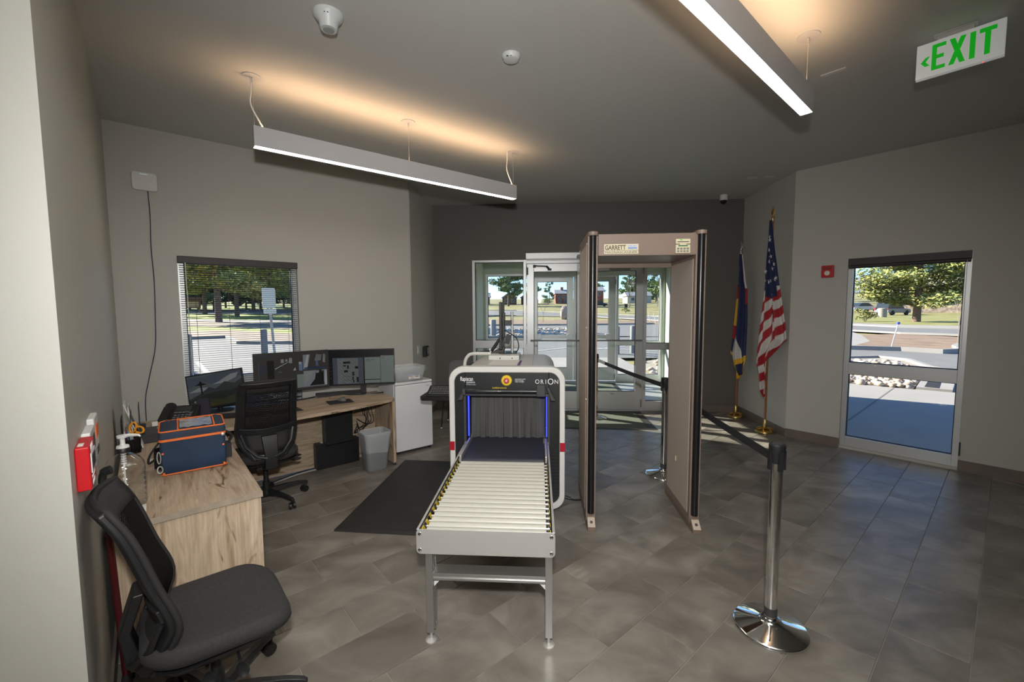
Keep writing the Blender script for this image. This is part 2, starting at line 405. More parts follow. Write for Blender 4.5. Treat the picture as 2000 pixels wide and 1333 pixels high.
# ceiling and unseen roof deck, its eaves drawn out to shade the patio
roofpoly = [tuple(LW(-.3, -0.9)[:2]), tuple(LW(2.4, -0.9)[:2]), (-2.2, 6.6), (-2.2, 10.5), (3.9, 10.5), tuple(RW(-.3, 1.6)[:2]), tuple(RW(7.2, 1.6)[:2]), (9.6, -3.5), (-6.4, -3.5), tuple(LW(-3.4, 3.3)[:2])]
b = MB(); b.prism([(-4.1, 3.69), (-1.9, 5.95), (-1.9, 7.2), (3.37, 7.2), (3.37, 5.85), (7.9, 1.1), (7.9, -3.3), (-6.2, -3.3), (-6.2, 1.2)], H, H+0.1); struct(b.build('ceiling', CEILP, smooth=0))
b = MB(); b.prism(roofpoly, H+0.28, H+0.5); struct(b.build('roof', mat('roof_edge_metal', (0.18, 0.17, 0.16), 0.5), smooth=0))

# tiled baseboards
b = MB(); wall_box(b, LW, 0, .012, 0, 3.49, 0, .105); struct(b.build('baseboard_left', BASET, smooth=0))
b = MB(); wall_box(b, LW, 0.012, 2.95, 0, .012, 0, .105); struct(b.build('baseboard_back_left', BASET, smooth=0))
b = MB(); b.box(-1.75, -1.738, 5.80, YD, 0, .105); struct(b.build('baseboard_return_left', BASET, smooth=0))
b = MB(); b.box(-1.738, -1.12, YD-.012, YD, 0, .105); b.box(2.64, 3.22, YD-.012, YD, 0, .105); struct(b.build('baseboard_back', BASET, smooth=0))
b = MB(); b.box(3.208, 3.22, 5.72, YD-.012, 0, .105); struct(b.build('baseboard_return_right', BASET, smooth=0))
b = MB(); wall_box(b, RW, 0.0, .575, -.012, 0, 0, .115); wall_box(b, RW, 1.575, 6.5, -.012, 0, 0, .115); struct(b.build('baseboard_right', BASET, smooth=0))

# ------------------------------------------------------------------ windows and doors
GASKET = mat('black_gasket', (0.015, 0.015, 0.016), 0.6)
def frame_bars(mb, x0, x1, z0, z1, wx, wt, wb, y0, y1, mids=()):
    mb.box(x0, x0+wx, y0, y1, z0, z1); mb.box(x1-wx, x1, y0, y1, z0, z1)
    mb.box(x0+wx, x1-wx, y0, y1, z1-wt, z1); mb.box(x0+wx, x1-wx, y0, y1, z0, z0+wb)
    for a, b_ in mids: mb.box(x0+wx, x1-wx, y0, y1, a, b_)
def panes(parent, lst, y, gask=True):
    for x0, x1, z0, z1 in lst:
        m = MB(); m.box(x0, x1, y-.004, y+.004, z0, z1); m.build('pane', GLASS, parent, smooth=0)
        if gask:
            g = MB(); t = .008
            g.box(x0, x0+t, y-.012, y+.012, z0, z1); g.box(x1-t, x1, y-.012, y+.012, z0, z1); g.box(x0+t, x1-t, y-.012, y+.012, z0, z0+t); g.box(x0+t, x1-t, y-.012, y+.012, z1-t, z1)
            g.build('gasket', GASKET, parent, smooth=0)
def storefront_window(name, loc, rz, w_, h_, z0, mid, fr=.05, top=.06, bot=.1, y0=.03, y1=.13):
    b = MB(); frame_bars(b, 0, w_, z0, h_, fr, top, bot, y0, y1, [mid])
    o = struct(b.build(name, ALU, bevel=.002, smooth=0, loc=loc, rot=(0, 0, rz)))
    panes(o, [(fr, w_-fr, z0+bot, mid[0]), (fr, w_-fr, mid[1], h_-top)], (y0+y1)/2)
    return o
BLIND = mat('dark_bronze_blind', (0.035, 0.030, 0.027), 0.5)
w1 = storefront_window('window_1', RW(.575, 0), A-PI/2, 1.0, 2.26, .03, (.90, 1.04), fr=.05, top=.05, bot=.115, y0=.02, y1=.12)
b = MB(); b.box(.005, .995, -.012, .03, 2.17, 2.255); b.cyl((.01, .0, 2.165), (.99, .0, 2.165), .022); b.build('roller_shade', BLIND, w1, bevel=.003)
b = MB(); b.cyl((.965, -.02, 2.16), (.965, -.02, 1.1), .0022, n=6); b.build('pull_cord', WHITEP, w1)
b = MB(); b.box(1.0, 1.012, -.02, .0, .16, .30); b.build('cord_cleat', BLACK, w1)
w2 = storefront_window('window_2', LW(.47, 0), A, 1.083, 2.235, .03, (.90, 1.0), fr=.05, top=.06, bot=.1, y0=.05, y1=.14)
# venetian blind on window 2: headrail, slats, ladder cords, bottom rail
ven = thing('venetian_blind', 'dark bronze venetian blind hanging half see-through in front of the desk window', 'blind', LW(.47, 0), A)
b = MB(); b.box(.0, 1.083, -.03, .03, 2.165, 2.235); b.build('headrail', BLIND, ven, bevel=.006)
sl = MB(); sl.grid(lambda u, v: (.012+u*1.06, (v-.5)*.026, .003*(1-(2*v-1)**2)), 1, 4); slat_me = sl.mesh('slat', BLIND, 60)
for k in range(65):
    o = bpy.data.objects.new('slat', slat_me); col.objects.link(o); o.parent = ven; o.location = (0, .012, 2.145-.0222*k); o.rotation_euler = (-.15, 0, 0)
for x in (.13, .41, .69, .97):
    b = MB(); b.cyl((x, -.003, 2.17), (x, -.003, .70), .0011, n=5); b.cyl((x, .027, 2.17), (x, .027, .70), .0011, n=5); b.build('ladder_cord', BLIND, ven)
b = MB(); b.box(.012, 1.072, -.002, .026, .685, .70); b.build('bottom_rail', BLIND, ven)
b = MB(); b.cyl((.06, -.028, 2.17), (.07, -.03, .98), .004, n=8); b.build('tilt_wand', WHITEP, ven)
b = MB(); b.cyl((1.02, -.02, 2.17), (1.022, -.02, 1.0), .0025, n=6); b.build('lift_cord', BLIND, ven)

# the glazed door wall: sidelights, pair of doors, head frame
FY0, FY1 = YD+.02, YD+.13
b = MB(); frame_bars(b, -1.11, -.215, 0, 2.50, .045, .035, .09, FY0, FY1, [(1.04, 1.17)])
w3 = struct(b.build('window_3', ALU, bevel=.002, smooth=0)); panes(w3, [(-1.065, -.26, 1.17, 2.465), (-1.065, -.26, .09, 1.04)], YD+.08)
b = MB(); frame_bars(b, 1.70, 2.63, 0, 2.50, .045, .035, .16, FY0, FY1, [(1.02, 1.12)])
w4 = struct(b.build('window_4', ALU, bevel=.002, smooth=0)); panes(w4, [(1.745, 2.585, 1.12, 2.465), (1.745, 2.585, .16, 1.02)], YD+.08)
b = MB(); b.box(-.215, 1.70, FY0, FY1, 2.44, 2.50); b.box(-.215, 1.70, FY0, FY1, 0, .012); struct(b.build('trim_1', ALU, smooth=0))
def door_leaf(name, x0, x1, y, zt, hinge_left, stile=.115, top=.13, bot=.30, bar_z=1.17, bar_side=-1, bar=True):
    b = MB(); frame_bars(b, x0, x1, .015, zt, stile, top, bot, y-.022, y+.022)
    o = struct(b.build(name, ALU, bevel=.003, smooth=0)); panes(o, [(x0+stile, x1-stile, .015+bot, zt-top)], y)
    if bar:
        a, c = x0+.07, x1-.03; yy_ = y+bar_side*.075
        m = MB(); m.tube([(a, y+bar_side*.02, bar_z), (a, yy_, bar_z), (a+.03, yy_, bar_z), (c-.03, yy_, bar_z), (c, yy_, bar_z), (c, y+bar_side*.02, bar_z)], .014, 8); m.build('push_bar', ALUD, o)
    m = MB(); hx = x0+.012 if hinge_left else x1-.012
    for z in (.12, zt-.12): m.cyl((hx, y-.03, z-.06), (hx, y-.03, z+.06), .012, n=8)
    m.build('pivot_hinge', ALUD, o)
    return o
d1 = door_leaf('door_1', -.205, .738, YD+.07, 2.435, True)
d2 = door_leaf('door_2', .746, 1.692, YD+.07, 2.435, False)
m = MB(); m.box(1.14, 1.47, YD-.005, YD+.048, 2.29, 2.37); m.box(1.05, 1.40, YD+.0, YD+.03, 2.385, 2.41); m.build('door_closer', ALUD, d2, bevel=.004)
m = MB(); m.box(-.10, -.055, YD-.03, YD+.048, 2.37, 2.41); m.tube([(-.08, YD-.02, 2.395), (.12, YD-.035, 2.385)], .010, 6); m.cyl((.12, YD-.035, 2.385), (.17, YD+.0, 2.33), .018, n=8); m.box(.14, .2, YD-.02, YD+.048, 2.32, 2.35); m.build('operator_arm', DGREY, d1)
m = MB(); m.box(1.18, 1.24, YD+.044, YD+.047, .27, .285); m.build('maker_plate', ALUD, d2)
op = thing('door_operator', 'long aluminium automatic door operator box above the left glass door', 'door operator', (-.22, YD, 0))
m = MB(); m.box(0, 1.84, -.07, .0, 2.50, 2.60); m.build('operator_cover', ALU, op, bevel=.006)
m = MB(); m.box(0.02, 1.82, -.055, .02, 2.485, 2.505); m.build('bottom_plate', ALUD, op)

# ------------------------------------------------------------------ the vestibule beyond
VP = mat('vestibule_paint', (0.50, 0.55, 0.47), 0.6)
b = MB(); b.box(-1.45, 3.01, YD+.15, YO+.15, -.12, 0); struct(b.build('floor_vestibule', mat('vestibule_floor_tile', (0.30, 0.31, 0.31), 0.45, var=.12, scale=2), smooth=0))
b = MB(); b.box(-1.45, 3.01, YD+.15, YO+.15, 2.78, 2.86); struct(b.build('ceiling_vestibule', VP, smooth=0))
holes = MB(); F2 = lambda a, b_, z: Vector((-1.45+b_, YD+.15+a, z))
holed(holes, F2, 0, YO-YD-.15, 0, .15, .12, 1.78, .05, 2.52, z1=2.78); struct(holes.build('wall_vestibule_left', VP, smooth=0))
b = MB(); frame_bars(b, .12, 1.78, .05, 2.52, .05, .06, .1, -.03, .07, [(.92, 1.02)]); b.box(.92, .97, -.03, .07, .15, 2.46)
w7 = struct(b.build('window_7', ALU, smooth=0, loc=(-1.38, YD+.15, 0), rot=(0, 0, PI/2))); panes(w7, [(.17, .92, 1.02, 2.46), (.97, 1.73, 1.02, 2.46), (.17, .92, .15, .92), (.97, 1.73, .15, .92)], .02, False)
b = MB(); b.box(2.86, 3.01, YD+.15, YO, 0, 2.78); struct(b.build('wall_vestibule_right', VP, smooth=0))
b = MB(); holed(b, XY, -1.45, 3.01, YO, YO+.15, -1.25, 2.80, 0, 2.50, z1=3.6); struct(b.build('wall_vestibule_front', VP, smooth=0))
GY0, GY1 = YO+.02, YO+.13
b = MB(); frame_bars(b, -1.25, -.19, 0, 2.50, .05, .045, .1, GY0, GY1, [(.89, 1.01)]); w5 = struct(b.build('window_5', ALU, smooth=0)); panes(w5, [(-1.2, -.24, 1.01, 2.455), (-1.2, -.24, .1, .89)], YO+.08)
b = MB(); frame_bars(b, 1.765, 2.80, 0, 2.50, .05, .045, .16, GY0, GY1, [(.84, .94)]); w6 = struct(b.build('window_6', ALU, smooth=0)); panes(w6, [(1.815, 2.75, .94, 2.455), (1.815, 2.75, .16, .84)], YO+.08)
b = MB(); b.box(-.19, 1.765, GY0, GY1, 2.43, 2.50); struct(b.build('trim_2', ALU, smooth=0))
d3 = door_leaf('door_3', -.18, .785, YO+.07, 2.425, True, stile=.14, top=.11, bot=.30, bar=False)
d4 = door_leaf('door_4', .793, 1.757, YO+.07, 2.425, False, stile=.16, top=.11, bot=.30, bar=False)
for d, x0, x1 in ((d3, -.05, .74), (d4, .84, 1.62)):
    m = MB(); m.box(x0, x1, YO-.03, YO+.02, 1.0, 1.09); m.box(x0, x0+.10, YO-.05, YO+.048, .98, 1.11); m.box(x1-.1, x1, YO-.05, YO+.048, .98, 1.11); m.build('exit_bar', ALU, d, bevel=.005)
sg = MB(); sg.box(.86, 1.0, YO-.056, YO-.05, 1.01, 1.08); s_ = sg.build('exit_label', PAPER, d4)
text('exit_lettering', 'EXIT', .05, INK, s_, (.875, YO-.058, 1.027), RX, bold=.001)
# ================================================================== OUTSIDE
def TR(r): return -.05+.008*max(0.0, min(r, 80)-14)+.035*max(0.0, r-80)
def TZ(x, y): return TR(math.hypot(x, y))
def spread(r):
    """distance on this nearly flat ground that a first survey on a steeper ground put at r"""
    if r <= 14: return r
    k = (1.75-.035*(r-14))/r; lo, hi = r, 1200.0
    for _ in range(50):
        m = (lo+hi)/2
        if (1.7-TR(m))/m > k: lo = m
        else: hi = m
    return lo
def SP(x, y): f = spread(math.hypot(x, y))/math.hypot(x, y); return x*f, y*f
def GP(x, y, dz=0.0): a, b_ = SP(x, y); return (a, b_, TZ(a, b_)+dz)
def GS(x, y): return spread(math.hypot(x, y))/math.hypot(x, y)
def drape(name, poly, mats, off, step=2.5, thick=0.0, top=True):
    """a flat piece of ground laid over the gently rising terrain"""
    poly = [SP(x, y) for x, y in poly]
    bm = bmesh.new(); vs = [bm.verts.new((x, y, 0)) for x, y in poly]; bm.faces.new(vs)
    xs = [p[0] for p in poly]; ys = [p[1] for p in poly]
    for ax, lo, hi in ((0, min(xs), max(xs)), (1, min(ys), max(ys))):
        k = lo+step
        while k < hi:
            no = (1, 0, 0) if ax == 0 else (0, 1, 0); co = (k, 0, 0) if ax == 0 else (0, k, 0)
            bmesh.ops.bisect_plane(bm, geom=bm.verts[:]+bm.edges[:]+bm.faces[:], plane_co=co, plane_no=no); k += step
    if thick:
        r = bmesh.ops.extrude_face_region(bm, geom=bm.faces[:])
        for v in [g for g in r['geom'] if isinstance(g, bmesh.types.BMVert)]: v.co.z += thick
    for v in bm.verts: v.co.z += TZ(v.co.x, v.co.y)+off
    bmesh.ops.recalc_face_normals(bm, faces=bm.faces)
    me = bpy.data.meshes.new(name); bm.to_mesh(me); bm.free(); me.materials.append(mats)
    o = bpy.data.objects.new(name, me); col.objects.link(o); return struct(o)
def strip(name, path, wid, m, off, thick=0.12):
    """a kerb: a low box section swept along a path on the terrain"""
    P = [Vector((*SP(x, y), 0)) for x, y in path]; R = []
    for i, p in enumerate(P):
        d = (P[min(i+1, len(P)-1)]-P[max(i-1, 0)]).normalized(); n = Vector((-d.y, d.x, 0))*wid/2
        z = TZ(p.x, p.y)+off
        R.append([p-n+Vector((0, 0, z)), p+n+Vector((0, 0, z)), p+n*.9+Vector((0, 0, z+thick)), p-n*.9+Vector((0, 0, z+thick))])
    b = MB(); b.rings(R); return struct(b.build(name, m, smooth=0))
GRASS = mat('dry_spring_grass', (0.25, 0.225, 0.09), 0.95, var=.35, scale=.35)
LAWN = mat('green_grass', (0.24, 0.235, 0.075), 0.95, var=.3, scale=.6)
DIRT = mat('reddish_dirt', (0.24, 0.165, 0.11), 0.95, var=.22, scale=1.2, bump=.4, bscale=6)
MULCH = mat('pale_mulch', (0.26, 0.205, 0.15), 0.95, var=.3, scale=1.5)
CONC = mat('pale_concrete', (0.32, 0.30, 0.275), 0.85, var=.06, scale=1.0)
ASPH = mat('worn_asphalt', (0.18, 0.178, 0.172), 0.9, var=.08, scale=.8)
LINE = mat('white_road_paint', (0.45, 0.45, 0.44), 0.7)
b = MB(); RR = [0.5, 4, 9, 14, 20, 28, 38, 52, 65, 80, 95, 130, 180, 260, 320]
b.rings([[(r*math.cos(2*PI*i/72), r*math.sin(2*PI*i/72), TR(r)-.10) for i in range(72)] for r in RR], False, False)
struct(b.build('ground', GRASS, smooth=0))
# lot left of the building and the drive that runs round its front
drive = [(-30, 2), (-6.5, 2), (-4.2, 5.2), (-2.2, 9.6), (-2.2, 14.8), (4.2, 14.8), (8.6, 14.2), (9.9, 12.3), (11.5, 10.5), (14, 9.0), (17.5, 12.5), (13.6, 14.9), (12.5, 15.7), (11.1, 16.4), (6.5, 21.7), (0, 21.9), (-6, 20.8), (-10.9, 18.2), (-13.1, 17.8), (-15.3, 20.0), (-30, 14)]
drape('drive', drive, ASPH, .0)
drape('walkway', [(-2.2, 9.6), (3.4, 9.6), (3.4, 5.9), (4.0, 5.2), (8.2, 1.2), (14.0, 7.0), (10.2, 9.9), (9.35, 10.1), (7.8, 9.35), (6.95, 10.1), (4.9, 11.1), (2.9, 11.0), (2.75, 14.8), (-2.2, 14.8)], CONC, .02)
b = MB()
for x0, y0, x1, y1 in ((4.69, 6.71, 7.51, 9.48), (1.2, 10.2, 1.2, 14.8), (-2.2, 12.4, 2.8, 12.4), (5.6, 4.0, 10.6, 8.9)):
    d = Vector((x1-x0, y1-y0, 0)); n = Vector((-d.y, d.x, 0)).normalized()*.012; p0, p1 = Vector((x0, y0, -.0275)), Vector((x1, y1, -.0275))
    b.add([p0-n, p0+n, p1+n, p1-n], [(0, 1, 2, 3)])
struct(b.build('walkway_joints', mat('dark_joint_line', (0.16, 0.15, 0.14), .9), smooth=0))  # darker grey of the joints between the slabs
BED = mat('bed_gravel', (0.33, 0.29, 0.24), .95, var=.3, scale=9)
drape('rock_bed', [(2.9, 11.0), (4.9, 11.1), (6.95, 10.1), (7.8, 9.35), (8.95, 10.55), (10.2, 9.9), (10.4, 11.95), (10.9, 13.3), (10.6, 14.0), (9.7, 14.05), (8.3, 14.4), (4.2, 14.6), (3.0, 13.5)], BED, .03)
strip('kerb_1', [(8.2, 14.5), (9.7, 14.03), (10.6, 14.05), (10.9, 13.3), (10.4, 12.0), (10.6, 10.6)], .16, CONC, .0, .1)
# square drain block beside the rocks
b = MB(); W_ = lambda x, y: Vector((x, y, 0))
cs = [W_(7.86, 9.36), W_(8.96, 10.52), W_(9.36, 10.16), W_(8.28, 9.03)]
blk = MB(); blk.prism([(p.x, p.y) for p in cs], -.06, .02)
drain = blk.build('drain_block', CONC, smooth=0)
tag(drain, 'pale concrete drain block with a dark slot beside the rock bed', 'drain')
ds = MB(); ds.prism([(8.02, 9.36), (8.17, 9.20), (9.20, 10.30), (9.05, 10.44)], .02, .024); ds.build('dark_slot', BLACKM, drain, smooth=0)
# round stones
STONE = bpy.data.materials.new('river_stone'); STONE.use_nodes = True
t_ = STONE.node_tree; pb = t_.nodes['Principled BSDF']; oi = t_.nodes.new('ShaderNodeObjectInfo'); rp = t_.nodes.new('ShaderNodeValToRGB')
for p, c in ((0.0, (.36, .28, .21)), (1.0, (.62, .56, .48))):
    rp.color_ramp.elements[int(p)].color = (*c, 1)
e_ = rp.color_ramp.elements.new(.5); e_.color = (.50, .39, .29, 1)
t_.links.new(oi.outputs['Random'], rp.inputs[0]); t_.links.new(rp.outputs[0], pb.inputs['Base Color']); pb.inputs['Roughness'].default_value = .85
def stone_mesh(seed):
    r = random.Random(seed); bm = bmesh.new(); bmesh.ops.create_icosphere(bm, subdivisions=1, radius=1)
    for v in bm.verts: v.co = v.co*(1+r.uniform(-.16, .16)); v.co.z *= .62
    me = bpy.data.meshes.new('stone'); bm.to_mesh(me); bm.free(); me.materials.append(STONE)
    me.polygons.foreach_set('use_smooth', [True]*len(me.polygons)); return me
SM = [stone_mesh(k) for k in range(6)]
rbed = bpy.data.objects['rock_bed']
def inpoly(x, y, P):
    c = False
    for i in range(len(P)):
        (x1, y1), (x2, y2) = P[i], P[i-1]
        if (y1 > y) != (y2 > y) and x < (x2-x1)*(y-y1)/(y2-y1)+x1: c = not c
    return c
rng = random.Random(5); placed = []
areaA = [(6.4, 10.4), (6.95, 10.14), (7.8, 9.42), (8.9, 10.55), (7.95, 11.8), (6.6, 12.2)]; areaB = [(8.3, 12.3), (9.9, 11.5), (10.3, 12.3), (10.75, 13.3), (10.5, 13.9), (9.4, 13.9)]
areaC = [(2.95, 11.1), (4.9, 11.2), (4.6, 14.4), (4.2, 14.5), (3.1, 13.4)]
for P, n in ((areaA, 175), (areaB, 70), (areaC, 45)):
    xs = [p[0] for p in P]; ys = [p[1] for p in P]; k = 0; tries = 0
    while k < n and tries < 9000:
        tries += 1
        x, y = rng.uniform(min(xs), max(xs)), rng.uniform(min(ys), max(ys)); r = rng.uniform(.055, .115)
        if not inpoly(x, y, P) or any((x-a)**2+(y-b_)**2 < ((r+c)*.82)**2 for a, b_, c in placed): continue
        placed.append((x, y, r)); k += 1
        o = bpy.data.objects.new('stone', SM[rng.randrange(6)]); col.objects.link(o); o.parent = rbed
        o.location = (x, y, TZ(x, y)+.03+r*.32); o.rotation_euler = (rng.uniform(-.3, .3), rng.uniform(-.3, .3), rng.uniform(0, 6)); s = r; o.scale = (s*rng.uniform(.95, 1.3), s*rng.uniform(.8, 1.05), s)
# band of stones across the drive in front of the doors
def scatter_stuff(name, P, n, rmin, rmax, parent, m, seed):
    r = random.Random(seed); b = MB(); xs = [p[0] for p in P]; ys = [p[1] for p in P]; k = 0
    src = SM[0]; vv = [v.co.copy() for v in src.vertices]; ff = [tuple(p.vertices) for p in src.polygons]
    while k < n:
        x, y = r.uniform(min(xs), max(xs)), r.uniform(min(ys), max(ys))
        if not inpoly(x, y, P): continue
        k += 1; x, y = SP(x, y); s = r.uniform(rmin, rmax); a = r.uniform(0, 6); z = TZ(x, y)+.04+s*.25; sx = r.uniform(.9, 1.4)
        b.add([(x+s*(v.x*sx*math.cos(a)-v.y*math.sin(a)), y+s*(v.x*sx*math.sin(a)+v.y*math.cos(a)), z+s*v.z) for v in vv], ff, r.randrange(3))
    return stuff(b.build(name, m, parent, smooth=60))
STM = [mat('stone_tan', (.50, .42, .33), .9), mat('stone_grey', (.58, .55, .50), .9), mat('stone_brown', (.33, .26, .2), .9)]
band = drape('stone_band', [(-6, 21.3), (0, 22.3), (3.2, 22.4), (2.6, 26.9), (-1.2, 27.1), (-6, 26.0)], BED, .02)
scatter_stuff('stones', [(-5.5, 21.5), (0, 22.5), (3.0, 22.6), (2.4, 26.6), (-1.2, 26.9), (-5.5, 25.8)], 1000, .07, .15, band, STM, 3)
scatter_stuff('small_stones', areaA+[], 60, .03, .06, rbed, STM, 8)
# parking lines
b = MB()
for x0, y0, x1, y1 in ((-10.9, 12.9, -8.6, 10.6), (-10.25, 13.4, -8.2, 14.9), (-.6, 16.2, 1.9, 18.2), (1.6, 16.6, 3.6, 18.1), (-2.2, 16.4, -.2, 17.6), (2.2, 17.5, 5.0, 16.2)):
    d = Vector((x1-x0, y1-y0, 0)); n = Vector((-d.y, d.x, 0)).normalized()*.07
    k = 6
    x0, y0 = SP(x0, y0); x1, y1 = SP(x1, y1); d = Vector((x1-x0, y1-y0, 0))
    for i in range(k):
        p0 = Vector((x0, y0, 0))+d*i/k; p1 = Vector((x0, y0, 0))+d*(i+1)/k
        q = [p0-n, p0+n, p1+n, p1-n]; b.add([(p.x, p.y, TZ(p.x, p.y)+.012) for p in q], [(0, 1, 2, 3)])
struct(b.build('parking_lines', LINE, smooth=0))
# left: island kerb, mulch, lawn, path
strip('kerb_2', [(-24, 14.6), (-20, 16.9), (-16.4, 19.0), (-15.3, 20.0), (-14.2, 18.9), (-13.1, 17.8), (-10.9, 18.2), (-6, 20.7), (0, 21.8), (3.2, 22.2)], .2, CONC, .0, .14)
drape('mulch_bed', [(-30, 14.4), (-15.3, 20.1), (-13.1, 18.0), (-10.9, 18.3), (-6, 20.9), (-6, 24), (-13.3, 22.6), (-18, 23.9), (-30, 18)], MULCH, .03)
LAWNL = mat('bright_lawn', (0.28, 0.33, 0.075), 0.95, var=.25, scale=.5)
drape('lawn_left', [(-34, 20), (-18, 23.8), (-13.3, 22.4), (-8, 24), (-14, 60), (-70, 90), (-90, 40)], LAWNL, .0, 6)
drape('dirt_under_pines', [(-36, 26), (-20, 26.2), (-13, 25), (-10, 27), (-14, 31.5), (-23.4, 30.4), (-36, 31)], MULCH, .03)
drape('path', [(-36, 30.8), (-23.4, 30.6), (-14, 31.8), (-15, 34), (-25.5, 33.0), (-36, 33.5)], CONC, .04)
# centre: road, verge, second road
drape('verge', [(-7, 27.0), (2.6, 27.3), (6.2, 28.0), (14, 26.5), (14, 30.2), (9, 34.4), (-1.9, 37.0), (-8, 36)], DIRT, .0)
drape('front_road', [(-6, 20.9), (0, 22), (3.4, 22.4), (6.6, 21.8), (11.1, 16.5), (13.3, 18.4), (12.5, 24), (8.0, 30.2), (2.5, 29.8), (-1.6, 29.8), (-8, 29)], ASPH, .005)
strip('kerb_3', [(-8, 29.2), (-1.6, 30.0), (2.5, 30.0), (8.0, 30.3)], .2, CONC, .0, .14)
drape('street', [(-40, 42), (-2.36, 43.7), (5, 40.5), (9, 34.7), (17.0, 21.4), (24, 12), (27.5, 14.5), (19.5, 24.3), (10.4, 40.2), (-3, 56.8), (-40, 56)], ASPH, .01, 4)
strip('street_kerb', [(-40, 42), (-2.36, 43.5), (5, 40.2), (9, 34.5), (17.0, 21.2), (24, 11.8)], .35, CONC, .0, .1)
strip('street_kerb', [(-40, 56.2), (-3, 57), (10.4, 40.4), (19.5, 24.5), (27.7, 14.6)], .35, CONC, .0, .1)
drape('pavement', [(10.8, 40.8), (19.9, 24.8), (28, 15), (29.2, 15.8), (21.1, 25.8), (11.8, 41.6)], CONC, .03)
# right: island of bare dirt with a concrete pad
drape('dirt_island', [(11.2, 16.3), (12.5, 15.65), (13.15, 14.85), (14.3, 15.6), (17.6, 18.8), (16.6, 20.7), (14.9, 20.8), (13.4, 18.2)], DIRT, .06)
strip('kerb_4', [(11.1, 16.3), (12.5, 15.6), (13.15, 14.8), (13.9, 14.9), (14.45, 15.8), (16.2, 17.2)], .18, CONC, .0, .16)
drape('concrete_pad', [(11.25, 16.35), (11.75, 16.2), (13.63, 17.73), (13.9, 18.6), (14.9, 20.7), (15.8, 22.9), (12.2, 23.5), (8.5, 19.5)], CONC, .04)
drape('lawn_right', [(21.3, 26), (29, 16), (50, 20), (48, 40), (28, 34.6), (18, 42), (12, 42)], LAWN, .01, 4)
# mountains
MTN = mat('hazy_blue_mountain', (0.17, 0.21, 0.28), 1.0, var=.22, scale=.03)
rg = random.Random(2); prof = []
for i in range(260):
    a = math.radians(16+i*.25); r = 950; q = i*.25-19.5
    h = 34+7*math.sin(i*.055+1)+4*math.sin(i*.19)+2.5*math.sin(i*.47)+rg.uniform(-1, 1)+22*math.exp(-(q/1.6)**2)+13*math.exp(-((q-2.6)/1.3)**2)
    prof.append((r*math.sin(a), r*math.cos(a), h))
b = MB(); b.rings([[(x, y, -5) for x, y, h in prof], [(x*1.1, y*1.1, h*.6) for x, y, h in prof], [(x*1.25, y*1.25, h*1.32) for x, y, h in prof], [(x*1.6, y*1.6, -5) for x, y, h in prof]], False, False, closed=False)
struct(b.build('mountains', MTN, smooth=0))

# ------------------------------------------------------------------ trees
BARK = mat('pine_bark', (0.17, 0.115, 0.085), .95, var=.4, scale=7, bump=.6, bscale=12)
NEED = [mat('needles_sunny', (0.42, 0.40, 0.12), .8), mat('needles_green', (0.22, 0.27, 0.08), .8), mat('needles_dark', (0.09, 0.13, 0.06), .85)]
NEEDB = [mat('far_needles_light', (0.24, 0.30, 0.13), .85), mat('far_needles', (0.14, 0.20, 0.10), .85), mat('far_needles_dark', (0.07, 0.11, 0.065), .9)]
def tufts(mb, c, rad, n, r, size, mats3=3, squash=.6):
    for _ in range(n):
        while True:
            p = Vector((r.uniform(-1, 1), r.uniform(-1, 1), r.uniform(-1, 1)))
            if p.length < 1: break
        p = Vector((p.x*rad, p.y*rad, p.z*rad*squash))+Vector(c)
        a = Vector((r.uniform(-1, 1), r.uniform(-1, 1), r.uniform(-.2, 1))).normalized(); b_ = a.orthogonal().normalized()*.32
        s = size*r.uniform(.6, 1.3)
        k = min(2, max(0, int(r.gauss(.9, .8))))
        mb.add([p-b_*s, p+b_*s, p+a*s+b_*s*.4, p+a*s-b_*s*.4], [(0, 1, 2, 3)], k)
def pine(name, seed, height, crown0, crad, trunk, nb, nt, size, needs, shape='round', label=None, cat='tree', group=None, loc=(0, 0, 0), rz=0, lean=0):
    r = random.Random(seed); t = thing(name, label, cat, loc, rz, group)
    tk = MB(); pts = [(0, 0, -.6), (0, 0, 0), (lean*.2, 0, height*.3), (lean*.6, .05*height*.2, height*.65), (lean, 0, height*.97)]
    tk.tube(smoothpath(pts, 4), [trunk*1.25*(1-.0*k) if k < 2 else trunk*max(.12, 1-k/18) for k in range(17)], 9)
    br = MB(); fo = MB()
    for i in range(nb):
        f = (i+.5)/nb; z = crown0+(height-crown0)*f
        a = r.uniform(0, 2*PI)
        if shape == 'round': L = crad*(math.sin(PI*min(1, .22+f*.72))**.8)*r.uniform(.65, 1.1)
        else: L = crad*(1.02-f)*r.uniform(.75, 1.1)+.2
        e = Vector((math.cos(a)*L+lean*f, math.sin(a)*L, z+L*r.uniform(-.12, .22)))
        s0 = Vector((lean*f*.9, 0, z-.15*L)); br.tube([s0, (s0+e)/2+Vector((0, 0, -.05*L)), e], [trunk*.22, trunk*.14, trunk*.05], 5)
        k = max(1, int(L/.9))
        for j in range(k):
            q = s0+(e-s0)*(1-j*.8/max(k, 1)); tufts(fo, q, max(.45, L*.30), nt, r, size)
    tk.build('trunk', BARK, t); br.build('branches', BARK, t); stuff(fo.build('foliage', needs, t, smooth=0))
    return t
# the big pine in the right window
pine('pine_tree', 11, 13.0, 1.8, 4.7, .42, 60, 230, .23, NEED, label='big sunlit pine with a stout bare trunk filling the right-hand window', loc=GP(23.34, 28.1), lean=.3)
